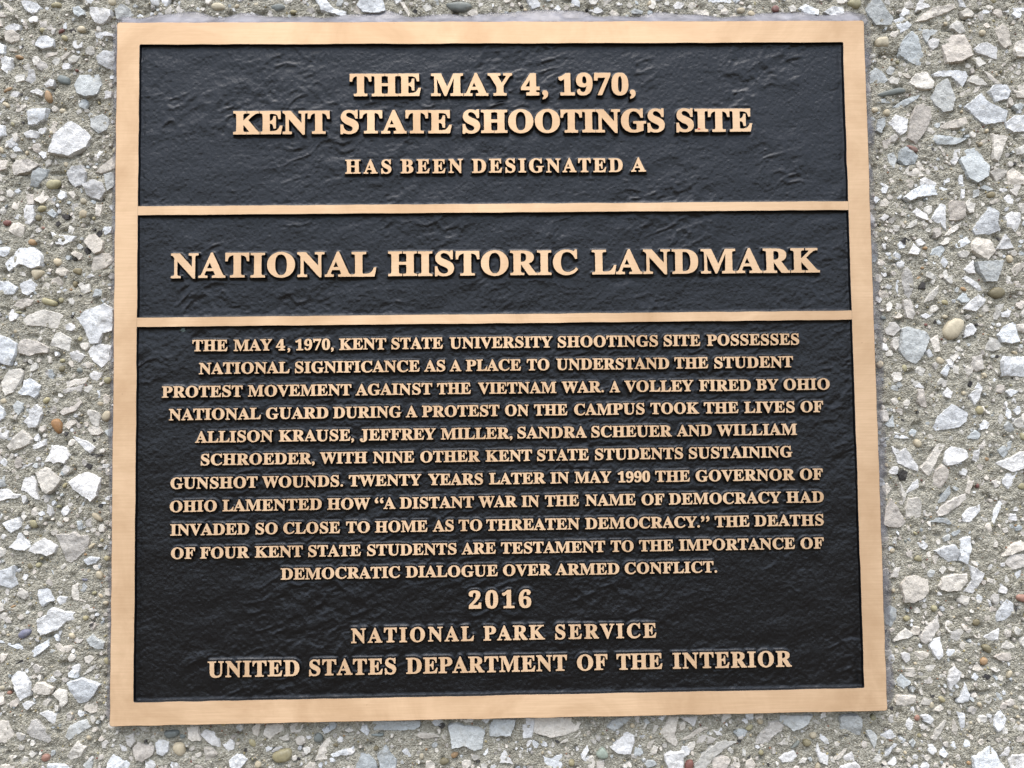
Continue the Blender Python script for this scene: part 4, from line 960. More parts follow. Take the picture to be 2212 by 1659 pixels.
def mortar():
    m, ns, ls, p = new_mat("mortar")
    geo = node(ns, "ShaderNodeNewGeometry")
    big = node(ns, "ShaderNodeTexNoise")
    big.inputs["Scale"].default_value = 17
    big.inputs["Detail"].default_value = 4
    ls.new(geo.outputs["Position"], big.inputs["Vector"])
    vor = node(ns, "ShaderNodeTexVoronoi", feature='F1')
    vor.inputs["Scale"].default_value = 900
    ls.new(geo.outputs["Position"], vor.inputs["Vector"])
    sep = node(ns, "ShaderNodeSeparateColor")
    ls.new(vor.outputs["Color"], sep.inputs[0])
    grains = ramp(ns, [(0.0, (0.10, 0.09, 0.07)), (0.12, (0.21, 0.195, 0.15)), (0.5, (0.315, 0.30, 0.245)), (0.85, (0.41, 0.395, 0.335)), (1.0, (0.58, 0.55, 0.46))])
    ls.new(sep.outputs[0], grains.inputs[0])
    tone = ramp(ns, [(0.3, (0.285, 0.27, 0.215)), (0.7, (0.39, 0.378, 0.32))])
    ls.new(big.outputs[0], tone.inputs[0])
    mx = node(ns, "ShaderNodeMix", data_type='RGBA')
    mx.inputs[0].default_value = 0.55
    ls.new(tone.outputs[0], mx.inputs[6])
    ls.new(grains.outputs[0], mx.inputs[7])
    ls.new(mx.outputs[2], p.inputs["Base Color"])
    p.inputs["Roughness"].default_value = 0.92
    p.inputs["Specular IOR Level"].default_value = 0.2
    fine = node(ns, "ShaderNodeTexNoise")
    fine.inputs["Scale"].default_value = 1400
    fine.inputs["Detail"].default_value = 3
    ls.new(geo.outputs["Position"], fine.inputs["Vector"])
    sub = node(ns, "ShaderNodeMath", operation='SUBTRACT')
    ls.new(fine.outputs[0], sub.inputs[0])
    ls.new(vor.outputs["Distance"], sub.inputs[1])
    bp = node(ns, "ShaderNodeBump")
    bp.inputs["Strength"].default_value = 0.9
    bp.inputs["Distance"].default_value = 0.0010
    ls.new(sub.outputs[0], bp.inputs["Height"])
    ls.new(bp.outputs[0], p.inputs["Normal"])
    return m

MORTAR = mortar()

def sealant_mat():
    m, ns, ls, p = new_mat("clear_silicone")
    geo = node(ns, "ShaderNodeNewGeometry")
    at = node(ns, "ShaderNodeVertexColor", layer_name="Col")
    n1 = node(ns, "ShaderNodeTexNoise")
    n1.inputs["Scale"].default_value = 120
    n1.inputs["Detail"].default_value = 4
    ls.new(geo.outputs["Position"], n1.inputs["Vector"])
    cr = ramp(ns, [(0.3, (0.10, 0.10, 0.115)), (0.7, (0.21, 0.21, 0.24))])
    ls.new(n1.outputs[0], cr.inputs[0])
    ls.new(cr.outputs[0], p.inputs["Base Color"])
    p.inputs["Roughness"].default_value = 0.38
    ls.new(at.outputs[0], p.inputs["Alpha"])
    bp = node(ns, "ShaderNodeBump")
    bp.inputs["Strength"].default_value = 0.4
    bp.inputs["Distance"].default_value = 0.002
    ls.new(n1.outputs[0], bp.inputs["Height"])
    ls.new(bp.outputs[0], p.inputs["Normal"])
    return m

SEALANT = sealant_mat()

# ------------------------------------------------------------------ the wall
wall = thing("concrete_wall", "rough grey concrete wall of pale crushed stone and pebbles behind the bronze plaque", "wall")
wall["kind"] = "thing"

def axis(lo, hi, far_lo, far_hi, step, n_far):
    a = np.arange(lo, hi + step * 0.5, step)
    l = lo - (lo - far_lo) * (np.linspace(0, 1, n_far + 1)[1:] ** 1.6)
    h = hi + (far_hi - hi) * (np.linspace(0, 1, n_far + 1)[1:] ** 1.6)
    return np.concatenate([l[::-1], a, h])

def wall_height(x, z):
    h = 0.0011 * (vnoise(x, z, 0.011, 1) - 0.5) + 0.0010 * (vnoise(x, z, 0.0042, 2) - 0.5) + 0.0013 * (vnoise(x, z, 0.0022, 3) - 0.5)
    pit = np.clip((vnoise(x, z, 0.0040, 4) - 0.78) / 0.12, 0, 1)
    return h - 0.0020 * pit

xs = axis(-0.40, 0.43, -0.9, 0.9, 0.00115, 60)
zs = axis(-0.34, 0.31, -0.7, 0.7, 0.00115, 60)
XX, ZZ = np.meshgrid(xs, zs)
HH = wall_height(XX, ZZ)
nx, nz = len(xs), len(zs)
verts = np.stack([XX.ravel(), -HH.ravel(), ZZ.ravel()], 1)
i0 = (np.arange(nz - 1)[:, None] * nx + np.arange(nx - 1)[None, :])
keep = ~((XX[:-1, :-1] > X0 + 0.012) & (XX[:-1, 1:] < X1 - 0.012) & (ZZ[:-1, :-1] > Z0 + 0.012) & (ZZ[1:, :-1] < Z1 - 0.012))
i0 = i0[keep]
quads = np.stack([i0, i0 + 1, i0 + 1 + nx, i0 + nx], 1)

def np_mesh(name, v, f, mats, smooth=False, mi=None):
    me = bpy.data.meshes.new(name)
    k = f.shape[1]
    me.vertices.add(len(v))
    me.vertices.foreach_set("co", np.ascontiguousarray(v, dtype=np.float32).ravel())
    me.loops.add(f.size)
    me.loops.foreach_set("vertex_index", np.ascontiguousarray(f, dtype=np.int32).ravel())
    me.polygons.add(len(f))
    me.polygons.foreach_set("loop_start", np.arange(0, f.size, k, dtype=np.int32))
    me.polygons.foreach_set("loop_total", np.full(len(f), k, dtype=np.int32))
    if mi is not None:
        me.polygons.foreach_set("material_index", np.asarray(mi, dtype=np.int32))
    me.polygons.foreach_set("use_smooth", np.full(len(f), smooth))
    for m in mats:
        me.materials.append(m)
    me.update(calc_edges=True)
    me.validate()
    return me

face = link("mortar_face", np_mesh("mortar_face", verts, quads, [MORTAR], True), wall)
bm = bmesh.new()
bmesh.ops.create_cube(bm, size=1.0)
bmesh.ops.scale(bm, vec=(1.8, 0.2, 1.4), verts=bm.verts)
bmesh.ops.translate(bm, vec=(0, 0.1035, 0), verts=bm.verts)
core_me = bpy.data.meshes.new("core")
bm.to_mesh(core_me)
bm.free()
core_me.materials.append(MORTAR)
link("core", core_me, wall)

# ---- stones
TINT = {
    'w': (0.68, 0.69, 0.69), 'c': (0.62, 0.59, 0.53), 'g': (0.46, 0.485, 0.482), 'p': (0.53, 0.50, 0.455),
    'G': (0.17, 0.19, 0.18), 'y': (0.33, 0.30, 0.18), 'Y': (0.19, 0.165, 0.10), 't': (0.44, 0.385, 0.275),
    'o': (0.33, 0.215, 0.115), 'O': (0.24, 0.135, 0.06), 'r': (0.17, 0.075, 0.06), 'R': (0.29, 0.16, 0.12),
    'd': (0.055, 0.052, 0.05), 'v': (0.17, 0.17, 0.22), 'e': (0.31, 0.36, 0.30),
}
ROUND = set('yYtoOrRvGe')

def stone_geo(code, poly, rng):
    """Vertices, faces and one colour for a stone set in the wall; outline in metres on the wall face."""
    if area2(poly) < 0:
        poly = poly[::-1]
    cx = sum(p[0] for p in poly) / len(poly)
    cz = sum(p[1] for p in poly) / len(poly)
    A = abs(area2(poly))
    per = sum(math.dist(poly[i], poly[(i + 1) % len(poly)]) for i in range(len(poly)))
    wid = 2 * A / per * 1.6                       # rough thickness of the outline
    V, F = [], []
    base = TINT[code]
    k = rng.uniform(0.78, 1.08)
    warm = rng.uniform(-0.03, 0.03)
    col = (base[0] * k * (1 + warm), base[1] * k, base[2] * k * (1 - warm))
    if code in ROUND:
        lp = refine(poly, 0.0012, 0.0, rng)
        for _ in range(2):
            n = len(lp)
            lp = [((lp[i - 1][0] + 2 * lp[i][0] + lp[(i + 1) % n][0]) / 4, (lp[i - 1][1] + 2 * lp[i][1] + lp[(i + 1) % n][1]) / 4) for i in range(n)]
        h = min(0.0022, wid * rng.uniform(0.3, 0.5))
        n = len(lp)
        rings = ((1.04, -0.0014), (1.0, 0.0), (0.93, 0.42), (0.78, 0.72), (0.55, 0.90), (0.28, 0.98))
        sx, sz = rng.uniform(-0.12, 0.12), rng.uniform(-0.12, 0.12)
        for s, t in rings:
            hh = t if t < 0 else t * h
            for q, (x, z) in enumerate(lp):
                ox, oz = x - cx, z - cz
                V.append((cx + ox * s + sx * wid * (1 - s), -(hh + 0.0001), cz + oz * s + sz * wid * (1 - s)))
        V.append((cx + sx * wid, -h - 0.0001, cz + sz * wid))
        for r_ in range(len(rings) - 1):
            for i in range(n):
                j = (i + 1) % n
                F.append((r_ * n + i, r_ * n + j, (r_ + 1) * n + j, (r_ + 1) * n + i))
        b = (len(rings) - 1) * n
        F += [(b + i, b + (i + 1) % n, len(V) - 1) for i in range(n)]
        return V, F, col, True
    lp = refine(grow(poly, 0.00025), 0.0010, 0.00024, rng)
    h = min(0.0021, max(0.0005, wid * rng.uniform(0.10, 0.26)))
    tx, tz = rng.uniform(-1, 1) * h * 0.7, rng.uniform(-1, 1) * h * 0.7
    ext = max(max(abs(p[0] - cx) for p in poly), max(abs(p[1] - cz) for p in poly)) + 1e-6
    # a few cleavage planes shape the top
    planes = [(0.0, 0.0, h)]
    for _ in range(rng.randint(1, 3)):
        a = rng.uniform(0, 6.283)
        sl = rng.uniform(0.05, 0.26)
        planes.append((math.cos(a) * sl, math.sin(a) * sl, h * rng.uniform(1.0, 1.5)))
    seed = rng.randint(1, 9999)

    def top(x, z):
        ox, oz = x - cx, z - cz
        v = min(p[0] * ox + p[1] * oz + p[2] for p in planes)
        v += (tx * ox + tz * oz) / ext
        v += 0.0011 * (float(vnoise(x, z, 0.0045, seed)) - 0.5) * min(1.0, wid / 0.006) + 0.0008 * (float(vnoise(x, z, 0.0015, seed + 1)) - 0.5)
        return max(v, 0.00025)
    ins = min(0.00035, wid * 0.10)
    l0 = grow(lp, 0.0004)
    l2 = grow(lp, -ins)
    n = len(lp)
    V += [(p[0], 0.0016, p[1]) for p in l0]
    V += [(p[0], -0.00005, p[1]) for p in lp]
    for r_ in (0,):
        F += [(i, (i + 1) % n, n + (i + 1) % n, n + i) for i in range(n)]
    inner = []
    x0, x1 = min(p[0] for p in l2), max(p[0] for p in l2)
    z0, z1 = min(p[1] for p in l2), max(p[1] for p in l2)
    st = max(0.0009, wid * 0.10)
    shrunk = grow(lp, -ins * 1.5 - st * 0.35)
    xx = x0 + st * 0.5
    while xx < x1:
        zz_ = z0 + st * 0.5
        while zz_ < z1:
            q = (xx + rng.uniform(-0.4, 0.4) * st, zz_ + rng.uniform(-0.4, 0.4) * st)
            if inside(q, shrunk):
                inner.append(q)
            zz_ += st
        xx += st
    pts = [Vector(p) for p in l2] + [Vector(p) for p in inner]
    cv, _, cf, orig, _, _ = delaunay_2d_cdt(pts, [(i, (i + 1) % n) for i in range(n)], [], 2, 1e-8)
    m0 = len(V)
    V += [(p[0], -top(p[0], p[1]), p[1]) for p in cv]
    where = {}
    for i, os_ in enumerate(orig):
        for q in os_:
            where[q] = i
    for f in cf:
        a = (cv[f[1]] - cv[f[0]]).cross(cv[f[2]] - cv[f[0]])
        t = [m0 + i for i in f]
        F.append(tuple(t if a > 0 else t[::-1]))
    for i in range(n):
        j = (i + 1) % n
        if i in where and j in where and where[i] != where[j]:
            # the rim has its own edge points, so the broken face keeps a crisp outline
            q0 = len(V)
            V.append(V[m0 + where[i]])
            V.append(V[m0 + where[j]])
            F.append((n + i, n + j, q0 + 1, q0))
    return V, F, col, False

rng = random.Random(11)
stones = []
for code, flat in STONES:
    poly = [(flat[i] * 1e-4, flat[i + 1] * 1e-4) for i in range(0, len(flat), 2)]
    stones.append((code, poly))

# ground plan of what is already taken, half a millimetre per cell
GX, GZ, CELL = -0.62, -0.52, 0.0005
NXc, NZc = 2480, 2080
taken = np.zeros((NZc, NXc), dtype=bool)

def mark(poly, pad=0.0004):
    x0 = min(p[0] for p in poly); x1 = max(p[0] for p in poly)
    z0 = min(p[1] for p in poly); z1 = max(p[1] for p in poly)
    a, b = max(0, int((x0 - pad - GX) / CELL)), min(NXc, int((x1 + pad - GX) / CELL) + 2)
    c, d = max(0, int((z0 - pad - GZ) / CELL)), min(NZc, int((z1 + pad - GZ) / CELL) + 2)
    if a >= b or c >= d:
        return
    px, pz = np.meshgrid(GX + (np.arange(a, b) + 0.5) * CELL, GZ + (np.arange(c, d) + 0.5) * CELL)
    r = np.zeros(px.shape, dtype=bool)
    q = grow(poly if area2(poly) > 0 else poly[::-1], pad)
    j = len(q) - 1
    for i in range(len(q)):
        if q[i][1] != q[j][1]:
            cond = (q[i][1] > pz) != (q[j][1] > pz)
            xi = (q[j][0] - q[i][0]) * (pz - q[i][1]) / (q[j][1] - q[i][1]) + q[i][0]
            r ^= cond & (px < xi)
        j = i
    taken[c:d, a:b] |= r

def is_taken(x, z):
    i, j = int((x - GX) / CELL), int((z - GZ) / CELL)
    if 0 <= i < NXc and 0 <= j < NZc:
        return taken[j, i]
    return False

for code, poly in stones:
    mark(poly)
mark([(X0 + 0.004, Z0 + 0.004), (X1 - 0.004, Z0 + 0.004), (X1 - 0.004, Z1 - 0.004), (X0 + 0.004, Z1 - 0.004)])

def blob(x, z, r, rng, k):
    a0 = rng.uniform(0, 6.283)
    el = rng.uniform(0.55, 1.0)
    rot = rng.uniform(0, 6.283)
    out = []
    for i in range(k):
        a = a0 + (i + rng.uniform(-0.3, 0.3)) * 6.283 / k
        rr = r * rng.uniform(0.75, 1.15)
        ox, oz = math.cos(a) * rr, math.sin(a) * rr * el
        out.append((x + ox * math.cos(rot) - oz * math.sin(rot), z + ox * math.sin(rot) + oz * math.cos(rot)))
    return out

VIS = (-0.312, 0.345, -0.262, 0.232)             # what the photograph covers on the wall
def free(x, z, r):
    return not (is_taken(x, z) or is_taken(x + r, z) or is_taken(x - r, z) or is_taken(x, z + r) or is_taken(x, z - r))

MIXED = "wwwccccccccgggppppppttttyyyYGGord"
PALE = "wwwccccccgppptty"
extra = []
# large stones carry on beyond the picture
for _ in range(5200):
    x, z = rng.uniform(-0.60, 0.60), rng.uniform(-0.50, 0.50)
    if VIS[0] < x < VIS[1] and VIS[2] < z < VIS[3]:
        continue
    r = rng.choice((0.0035, 0.005, 0.005, 0.007, 0.009))
    if free(x, z, r):
        p = blob(x, z, r, rng, rng.randint(5, 8))
        extra.append((rng.choice("wwwwwccccggpp"), p))
        mark(p)
# small chips and pebbles everywhere
for _ in range(54000):
    x, z = rng.uniform(-0.45, 0.48), rng.uniform(-0.38, 0.35)
    r = rng.choice((0.0007, 0.0008, 0.001, 0.001, 0.0012, 0.0015, 0.0018, 0.0024, 0.0030, 0.0036))
    if free(x, z, r * 1.2):
        p = blob(x, z, r, rng, rng.randint(5, 7))
        extra.append((rng.choice(MIXED if r < 0.0014 else PALE), p))
        mark(p, 0.0001)

order = sorted(range(len(stones)), key=lambda i: -abs(area2(stones[i][1])))
biggest = set(order[:100])
AV, AF, AC, AM = [], [], [], []
for i, (code, poly) in enumerate(stones + extra):
    V, F, col, rnd = stone_geo(code, poly, rng)
    if i in biggest:
        cx = sum(p[0] for p in poly) / len(poly)
        cz = sum(p[1] for p in poly) / len(poly)
        me = bpy.data.meshes.new("stone")
        me.from_pydata([(a - cx, b, c - cz) for a, b, c in V], [], F)
        me.materials.append(PEBBLE if rnd else LIMESTONE)
        me.polygons.foreach_set("use_smooth", [True] * len(F))
        set_colours(me, np.tile(np.array(col), (len(V), 1)))
        o = link("stone", me, wall)
        o.location = (cx, 0, cz)
    else:
        s = len(AV)
        AV += V
        AF += [tuple(q + s for q in f) for f in F]
        AC += [col] * len(V)
        AM += [1 if rnd else 0] * len(F)
me = bpy.data.meshes.new("stone_chips")
me.from_pydata(AV, [], AF)
me.materials.append(LIMESTONE)
me.materials.append(PEBBLE)
me.polygons.foreach_set("material_index", AM)
me.polygons.foreach_set("use_smooth", [True] * len(AM))
set_colours(me, np.array(AC))
chips = link("stone_chips", me, wall)
chips["kind"] = "stuff"

# ---- sand grains showing in the washed face
nr = np.random.default_rng(5)
N = 110000
gx, gz = nr.uniform(-0.37, 0.40, N), nr.uniform(-0.31, 0.28, N)
ii, jj = ((gx - GX) / CELL).astype(int), ((gz - GZ) / CELL).astype(int)
ok = ~taken[jj, ii]
gx, gz = gx[ok], gz[ok]
N = len(gx)
gr = 0.00022 + 0.00060 * nr.random(N) ** 2.2
gy = -wall_height(gx, gz) - gr * 0.15
octa = np.array([(1, 0, 0), (-1, 0, 0), (0, 1, 0), (0, -1, 0), (0, 0, 1), (0, 0, -1)], dtype=float)
of = np.array([(0, 4, 3), (4, 1, 3), (1, 5, 3), (5, 0, 3), (4, 0, 2), (1, 4, 2), (5, 1, 2), (0, 5, 2)])
ax = nr.normal(size=(N, 3))
ax /= np.linalg.norm(ax, axis=1)[:, None]
an = nr.uniform(0, 6.28, N)
sc3 = gr[:, None] * nr.uniform(0.7, 1.35, (N, 3))
pv = octa[None] * sc3[:, None, :]
c_, s_ = np.cos(an)[:, None, None], np.sin(an)[:, None, None]
axb = np.broadcast_to(ax[:, None, :], pv.shape)
pv = pv * c_ + np.cross(axb, pv) * s_ + axb * (np.sum(axb * pv, 2, keepdims=True)) * (1 - c_)
pv += np.stack([gx, gy, gz], 1)[:, None, :]
gf = (of[None] + (np.arange(N) * 6)[:, None, None]).reshape(-1, 3)
pal = np.array([(0.33, 0.315, 0.26), (0.27, 0.255, 0.205), (0.41, 0.395, 0.335), (0.19, 0.177, 0.14), (0.45, 0.43, 0.36), (0.55, 0.54, 0.50), (0.30, 0.25, 0.13), (0.10, 0.095, 0.085), (0.28, 0.16, 0.10)])
pk = nr.choice(len(pal), N, p=[0.26, 0.2, 0.2, 0.1, 0.09, 0.05, 0.05, 0.03, 0.02])
gc = pal[pk] * nr.uniform(0.85, 1.15, (N, 1))
gme = np_mesh("sand_grains", pv.reshape(-1, 3), gf, [SAND])
set_colours(gme, np.repeat(gc, 6, 0))
sand = link("sand_grains", gme, wall)
sand["kind"] = "stuff"

# ------------------------------------------------------------------ the plaque
plaque = thing("bronze_plaque", "square bronze memorial plaque with three black sunken panels of raised lettering on the pebbled wall", "plaque", (0, 0, 0))
rng = random.Random(3)

def rounded(x0, x1, z0, z1, r, k=4):
    out = []
    for cx, cz, a0 in ((x1 - r, z0 + r, -90), (x1 - r, z1 - r, 0), (x0 + r, z1 - r, 90), (x0 + r, z0 + r, 180)):
        for i in range(k + 1):
            a = R(a0 + 90 * i / k)
            out.append((cx + r * math.cos(a), cz + r * math.sin(a)))
    return out

def wavy(p, amp, seed):
    q = []
    for x, z in p:
        q.append((x + amp * (float(vnoise(x, z, 0.012, seed)) - 0.5) * 2 + amp * 0.4 * (float(vnoise(x, z, 0.003, seed + 3)) - 0.5) * 2,
                  z + amp * (float(vnoise(x, z, 0.012, seed + 1)) - 0.5) * 2 + amp * 0.4 * (float(vnoise(x, z, 0.003, seed + 2)) - 0.5) * 2))
    return q

b = Build()
outer = wavy(refine(rounded(X0, X1, Z0, Z1, 0.0014), 0.003, 0, rng), 0.00018, 21)
inner_hole = wavy(refine(rounded(IX0, IX1, IZ0, IZ1, 0.0009), 0.002, 0, rng), 0.00016, 31)[::-1]
b.raised([outer, inner_hole], [(0, 0), (0.00012, 0.00006), (0.00022, 0.00022), (0.0009, T + 0.0004)], -T, (0, 1), 2)
link("frame", b.mesh("frame", [BRONZE, BRONZE_EDGE, PAINT]), plaque)
for z0, z1 in BARS:
    b = Build()
    # the bar's ends butt against the frame's inner edge
    top_e = refine([(IX1 + 0.0002, z1), (IX0 - 0.0002, z1)], 0.002, 0, rng)
    lp = [(IX0 - 0.0003, z0)]
    n = 200
    lp = [(IX0 - 0.00025 + (IX1 - IX0 + 0.0005) * i / n, z0) for i in range(n + 1)] + [(IX1 + 0.00025 - (IX1 - IX0 + 0.0005) * i / n, z1) for i in range(n + 1)]
    lp = wavy(lp, 0.00014, 41)
    b.raised([lp], [(0, 0), (0.00012, 0.0001), (0.0005, 0.0018), (0.0011, DEEP + 0.0006)], -T + 0.00004, (0, 1))
    link("divider_bar", b.mesh("divider_bar", [BRONZE, PAINT]), plaque)

WEIGHT = {'T': 0.037, 'L': 0.028, 'B': 0.027, 'S': 0.027}
def glyph_loops(ch):
    adv, sp = GLYPHS[ch]
    loops = [[(s[i], s[i + 1]) for i in range(0, len(s), 2)] for s in sp]
    if ch.isdigit():
        k = 678.0 / 716.0
        loops = [[(x * 0.95, y * k) for x, y in lp] for lp in loops]
        adv = adv * 0.95
    if ch in '“”':
        loops = [[(41 + (x - 41) * 1.38, 691 + (y - 691) * 1.38) for x, y in lp] for lp in loops]
        adv = 41 + 345 * 1.38 + 12
    out = []
    for i, lp in enumerate(loops):
        depth = sum(1 for j, o in enumerate(loops) if j != i and inside(lp[0], o))
        ccw = area2(lp) > 0
        if (depth % 2 == 0) != ccw:
            lp = lp[::-1]
        out.append(lp)
    return adv, out

GL = {c: glyph_loops(c) for c in GLYPHS}
lines = []
for li, (pan, wt, base, cap, words) in enumerate(PHRASES):
    cap *= 1e-5
    base *= 1e-5
    off = WEIGHT[wt] * cap
    em = (cap - 2 * off) / 678.0
    letters = []
    for text, wx0, wx1 in words:
        wx0 = wx0 * 1e-5 + off
        wx1 = wx1 * 1e-5 - off
        xs_ = [p[0] for lp in GL[text[0]][1] for p in lp]
        lsb = min(xs_)
        xe = [p[0] for lp in GL[text[-1]][1] for p in lp]
        nat = sum(GL[c][0] for c in text) - lsb - (GL[text[-1]][0] - max(xe))
        want = (wx1 - wx0) / em
        sx, track = 1.0, 0.0
        if len(text) == 1:
            sx = min(1.15, max(0.85, want / nat))
        else:
            track = (want - nat) / (len(text) - 1)
            lo = -18.0
            if track < lo:
                sx = (want - lo * (len(text) - 1)) / nat
                track = lo
            elif wt in 'TLB' and track > 14:
                sx = min(1.08, (want - 14 * (len(text) - 1)) / nat)
                track = (want - nat * sx) / (len(text) - 1)
        pen = wx0 - lsb * em * sx
        for ch in text:
            adv, loops = GL[ch]
            rot = rng.uniform(-0.006, 0.006)
            dz = rng.uniform(-0.00008, 0.00008)
            placed = []
            for lp in loops:
                q = [(pen + x * em * sx - y * em * rot, base + off + y * em + dz) for x, y in lp]
                q = grow(q, off)
                q = refine(q, 0.0009, 0.00006, rng)
                placed.append(q)
            letters.append(placed)
            pen += (adv * sx + track) * em
    lines.append((pan, wt, letters))

# where the letters stand, one fifth of a millimetre per cell, and how far every cell is from a letter
LC = 0.0002
LX, LZ = IX0 - 0.002, IZ0 - 0.002
LNX, LNZ = int((IX1 - IX0 + 0.004) / LC), int((IZ1 - IZ0 + 0.004) / LC)
solid = np.zeros((LNZ, LNX), dtype=bool)
for _, _, letters in lines:
    for placed in letters:
        ax_ = [p[0] for lp in placed for p in lp]
        az_ = [p[1] for lp in placed for p in lp]
        a, c = int((min(ax_) - LX) / LC) - 1, int((min(az_) - LZ) / LC) - 1
        e, d = int((max(ax_) - LX) / LC) + 2, int((max(az_) - LZ) / LC) + 2
        px, pz = np.meshgrid(LX + (np.arange(a, e) + 0.5) * LC, LZ + (np.arange(c, d) + 0.5) * LC)
        r_ = np.zeros(px.shape, dtype=bool)
        for lp in placed:
            A = np.array(lp)
            B = np.roll(A, 1, 0)
            for (x1_, z1_), (x2_, z2_) in zip(A, B):
                if z1_ != z2_:
                    r_ ^= ((z1_ > pz) != (z2_ > pz)) & (px < (x2_ - x1_) * (pz - z1_) / (z2_ - z1_) + x1_)
        solid[c:d, a:e] |= r_
RAD = 14
d1 = np.where(solid, 0.0, 99.0)
best = d1.copy()
for k in range(1, RAD + 1):
    best[:, k:] = np.minimum(best[:, k:], d1[:, :-k] + k)
    best[:, :-k] = np.minimum(best[:, :-k], d1[:, k:] + k)
sq = best ** 2
dist = sq.copy()
for k in range(1, RAD + 1):
    dist[k:, :] = np.minimum(dist[k:, :], sq[:-k, :] + k * k)
    dist[:-k, :] = np.minimum(dist[:-k, :], sq[k:, :] + k * k)
dist = np.minimum(np.sqrt(dist), RAD) * LC

def letter_dist(x, z):
    u = np.clip((x - LX) / LC - 0.5, 0, LNX - 1.001)
    v = np.clip((z - LZ) / LC - 0.5, 0, LNZ - 1.001)
    i, j = u.astype(int), v.astype(int)
    fu, fv = u - i, v - j
    return (dist[j, i] * (1 - fu) + dist[j, i + 1] * fu) * (1 - fv) + (dist[j + 1, i] * (1 - fu) + dist[j + 1, i + 1] * fu) * fv

def panel_relief(x, z):
    a = 0.0022 * (vnoise(x, z, 0.013, 51) - 0.5)
    bb = 0.0022 * (vnoise(x, z, 0.013, 52) - 0.5)
    u = (x * 0.93 + z * 0.36 + a * 2) / 1.7
    v = -x * 0.36 + z * 0.93 + bb * 2.6
    n1 = vnoise(u, v, 0.0056, 53)
    rid = np.clip(1 - np.abs(n1 - 0.5) * 2.6, 0, 1)
    rid = rid * rid * (3 - 2 * rid)
    msk = np.clip((vnoise(x, z, 0.030, 54) - 0.34) * 2.2, 0.10, 1)
    n2 = vnoise(u * 1.3 + 0.2, v, 0.0021, 55)
    return (0.00042 * rid * msk + 0.00055 * (vnoise(u, v, 0.0085, 56) - 0.5) + 0.00022 * (n2 - 0.5) * (0.4 + msk)
            + 0.00018 * (vnoise(x, z, 0.0015, 57) - 0.5))

panels = []
edges_z = ((BARS[0][1], IZ1), (BARS[1][1], BARS[0][0]), (IZ0, BARS[1][0]))
for z0, z1 in edges_z:
    px = np.linspace(IX0 - 0.0015, IX1 + 0.0015, 1050)
    pz = np.linspace(z0 - 0.0015, z1 + 0.0015, int((z1 - z0) / 0.00042))
    PX, PZ = np.meshgrid(px, pz)
    ld = letter_dist(PX, PZ)
    PY = -T + DEEP - panel_relief(PX, PZ) * np.clip((ld - 0.0004) / 0.0022, 0.25, 1)
    PY -= 0.0013 * np.clip(1 - ld / 0.0019, 0, 1) ** 2          # the metal runs up to the foot of each letter
    # soft fillet where the panel meets the rim
    dd = np.minimum(np.minimum(PX - IX0, IX1 - PX), np.minimum(PZ - z0, z1 - PZ))
    PY -= 0.0007 * np.clip(1 - dd / 0.0022, 0, 1) ** 2
    n_x = len(px)
    q0 = (np.arange(len(pz) - 1)[:, None] * n_x + np.arange(n_x - 1)[None, :]).ravel()
    me = np_mesh("panel", np.stack([PX.ravel(), PY.ravel(), PZ.ravel()], 1), np.stack([q0, q0 + 1, q0 + 1 + n_x, q0 + n_x], 1), [PAINT], True)
    panels.append(link("panel", me, plaque))

for pan, wt, letters in lines:
    b = Build()
    for placed in letters:
        b.raised(placed, [(0, 0), (0.00005, 0.00007), (0.00042, 0.0019), (0.00065, DEEP + 0.0005)], -T + 0.00002, (0, 1))
    o = link("text_line", b.mesh("text_line", [BRONZE, PAINT], True), panels[pan])
    if wt in 'TL':
        o["label"] = "large raised bronze heading"
    elif wt == 'S':
        o["label"] = "raised bronze line in wide-spaced capitals"

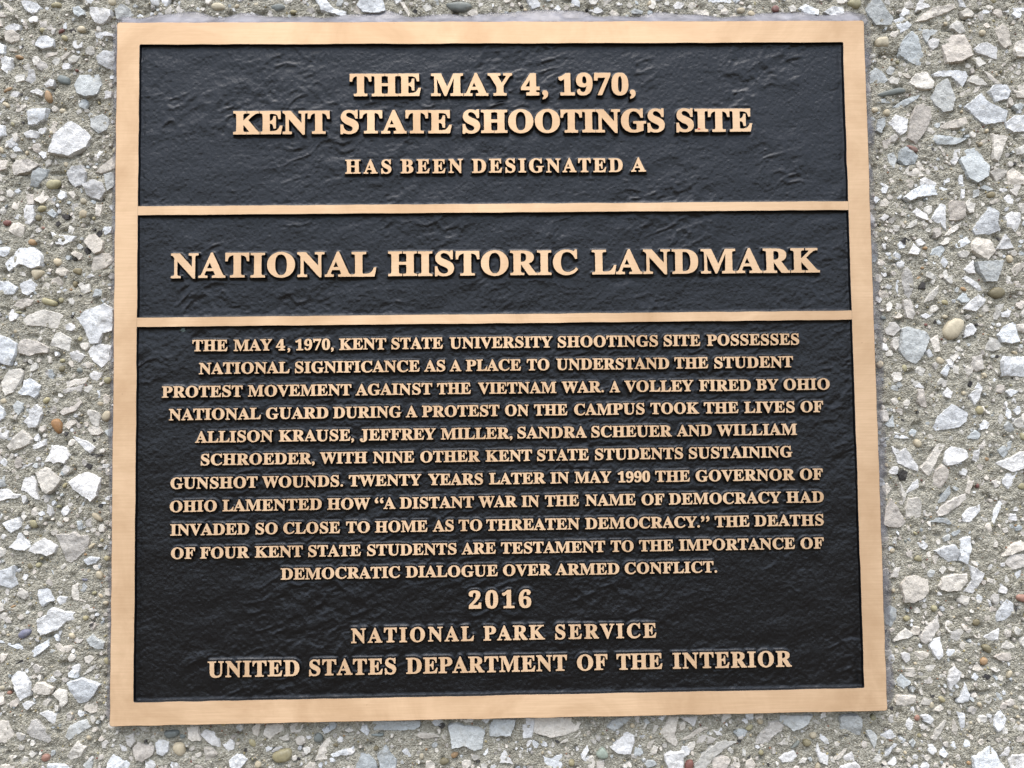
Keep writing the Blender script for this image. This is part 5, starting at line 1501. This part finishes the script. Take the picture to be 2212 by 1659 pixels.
# ---- clear sealant smeared round the plaque's edge
def sealant():
    path = []
    step = 0.0012
    def run(a, c, nrm, side):
        L_ = math.dist(a, c)
        k = int(L_ / step)
        for i in range(k):
            t = i / k
            path.append((a[0] + (c[0] - a[0]) * t, a[1] + (c[1] - a[1]) * t, nrm, side))
    g = 0.0003
    x0, x1, z0, z1 = X0 - g, X1 + g, Z0 - g, Z1 + g
    def corner(cx, cz, a0):
        for i in range(1, 8):
            a = R(a0 + 90 * i / 8)
            path.append((cx, cz, (math.cos(a), math.sin(a)), 'corner'))
    run((x0, z1), (x1, z1), (0, 1), 'top')
    path_c = [R(90 - 90 * i / 8) for i in range(1, 8)]
    for a in path_c: path.append((x1, z1, (math.cos(a), math.sin(a)), 'right'))
    run((x1, z1), (x1, z0), (1, 0), 'right')
    for i in range(1, 8):
        a = R(-90 * i / 8); path.append((x1, z0, (math.cos(a), math.sin(a)), 'bottom'))
    run((x1, z0), (x0, z0), (0, -1), 'bottom')
    for i in range(1, 8):
        a = R(-90 - 90 * i / 8); path.append((x0, z0, (math.cos(a), math.sin(a)), 'bottom'))
    run((x0, z0), (x0, z1), (-1, 0), 'left')
    for i in range(1, 8):
        a = R(180 - 90 * i / 8); path.append((x0, z1, (math.cos(a), math.sin(a)), 'left'))
    # widths, smoothed round the loop
    wide = {'top': (0.0040, 0.0098, -0.0052), 'right': (0.0042, 0.0075, -0.0034), 'left': (0.0030, 0.0045, -0.0026), 'bottom': (0.0006, 0.0012, -0.0012)}
    n = len(path)
    W_ = np.array([wide[p[3]][0] + wide[p[3]][1] * (0.6 * float(vnoise(p[0], p[1], 0.017, 71)) + 0.4 * float(vnoise(p[0], p[1], 0.006, 72))) for p in path])
    Y_ = np.array([wide[p[3]][2] for p in path])
    A_ = np.array([{'top': 0.95, 'right': 0.55, 'left': 0.5, 'bottom': 0.15}[p[3]] for p in path])
    ker = np.ones(9) / 9
    sm = lambda q: np.convolve(np.concatenate([q[-4:], q, q[:4]]), ker, 'valid')
    W_, Y_, A_ = sm(W_), sm(sm(Y_)), sm(sm(A_))
    K = 9
    V, C = [], []
    for i, (x, z, nm, sd) in enumerate(path):
        for k in range(K):
            t = k / (K - 1)
            d = W_[i] * t
            px, pz = x + nm[0] * d, z + nm[1] * d
            y = Y_[i] * (1 - t) ** 1.6 - 0.0009 * (1 - t * t) - 0.0004 - 0.0008 * (float(vnoise(px, pz, 0.004, 73)) - 0.5) * math.sin(math.pi * t)
            if k == K - 1:
                y = 0.0012
            V.append((px, y, pz))
            al = A_[i] * (1 - 0.75 * max(0, (t - 0.45) / 0.55) ** 1.2)
            al *= 0.35 + 0.65 * min(1, max(0, (float(vnoise(px, pz, 0.008, 75)) - 0.25) * 2.5)) if A_[i] < 0.8 else 1
            C.append((al, al, al))
    F = []
    for i in range(n):
        j = (i + 1) % n
        for k in range(K - 1):
            F.append((i * K + k, i * K + k + 1, j * K + k + 1, j * K + k))
    me = bpy.data.meshes.new("sealant")
    me.from_pydata(V, [], [f[::-1] for f in F])
    me.materials.append(SEALANT)
    me.polygons.foreach_set("use_smooth", [True] * len(F))
    set_colours(me, np.array(C))
    link("sealant", me, plaque)

sealant()

# ---- two small flecks of paint and dirt stuck on the face
def fleck(x, y, z, r, col, parent):
    m, ns, ls, p = new_mat("fleck")
    p.inputs["Base Color"].default_value = (*col, 1)
    p.inputs["Roughness"].default_value = 0.6
    rg = random.Random(int(x * 1e5))
    n = 11
    V = [(x + math.cos(i * 6.283 / n) * r * rg.uniform(0.5, 1.2), y + 0.0001, z + math.sin(i * 6.283 / n) * r * rg.uniform(0.4, 1.0)) for i in range(n)]
    V.append((x, y - 0.0003, z))
    me = bpy.data.meshes.new("paint_fleck")
    me.from_pydata(V, [], [(i, (i + 1) % n, n) for i in range(n)])
    me.materials.append(m)
    o = link("paint_fleck", me, parent)
    return o

fleck(0.12537, -T + 0.00002, 0.13918, 0.0012, (0.42, 0.07, 0.03), plaque)["label"] = "tiny red fleck"
fleck(-0.18994, -T + DEEP - 0.0003, 0.0185, 0.0017, (0.12, 0.16, 0.15), plaque)["label"] = "tiny pale green fleck"
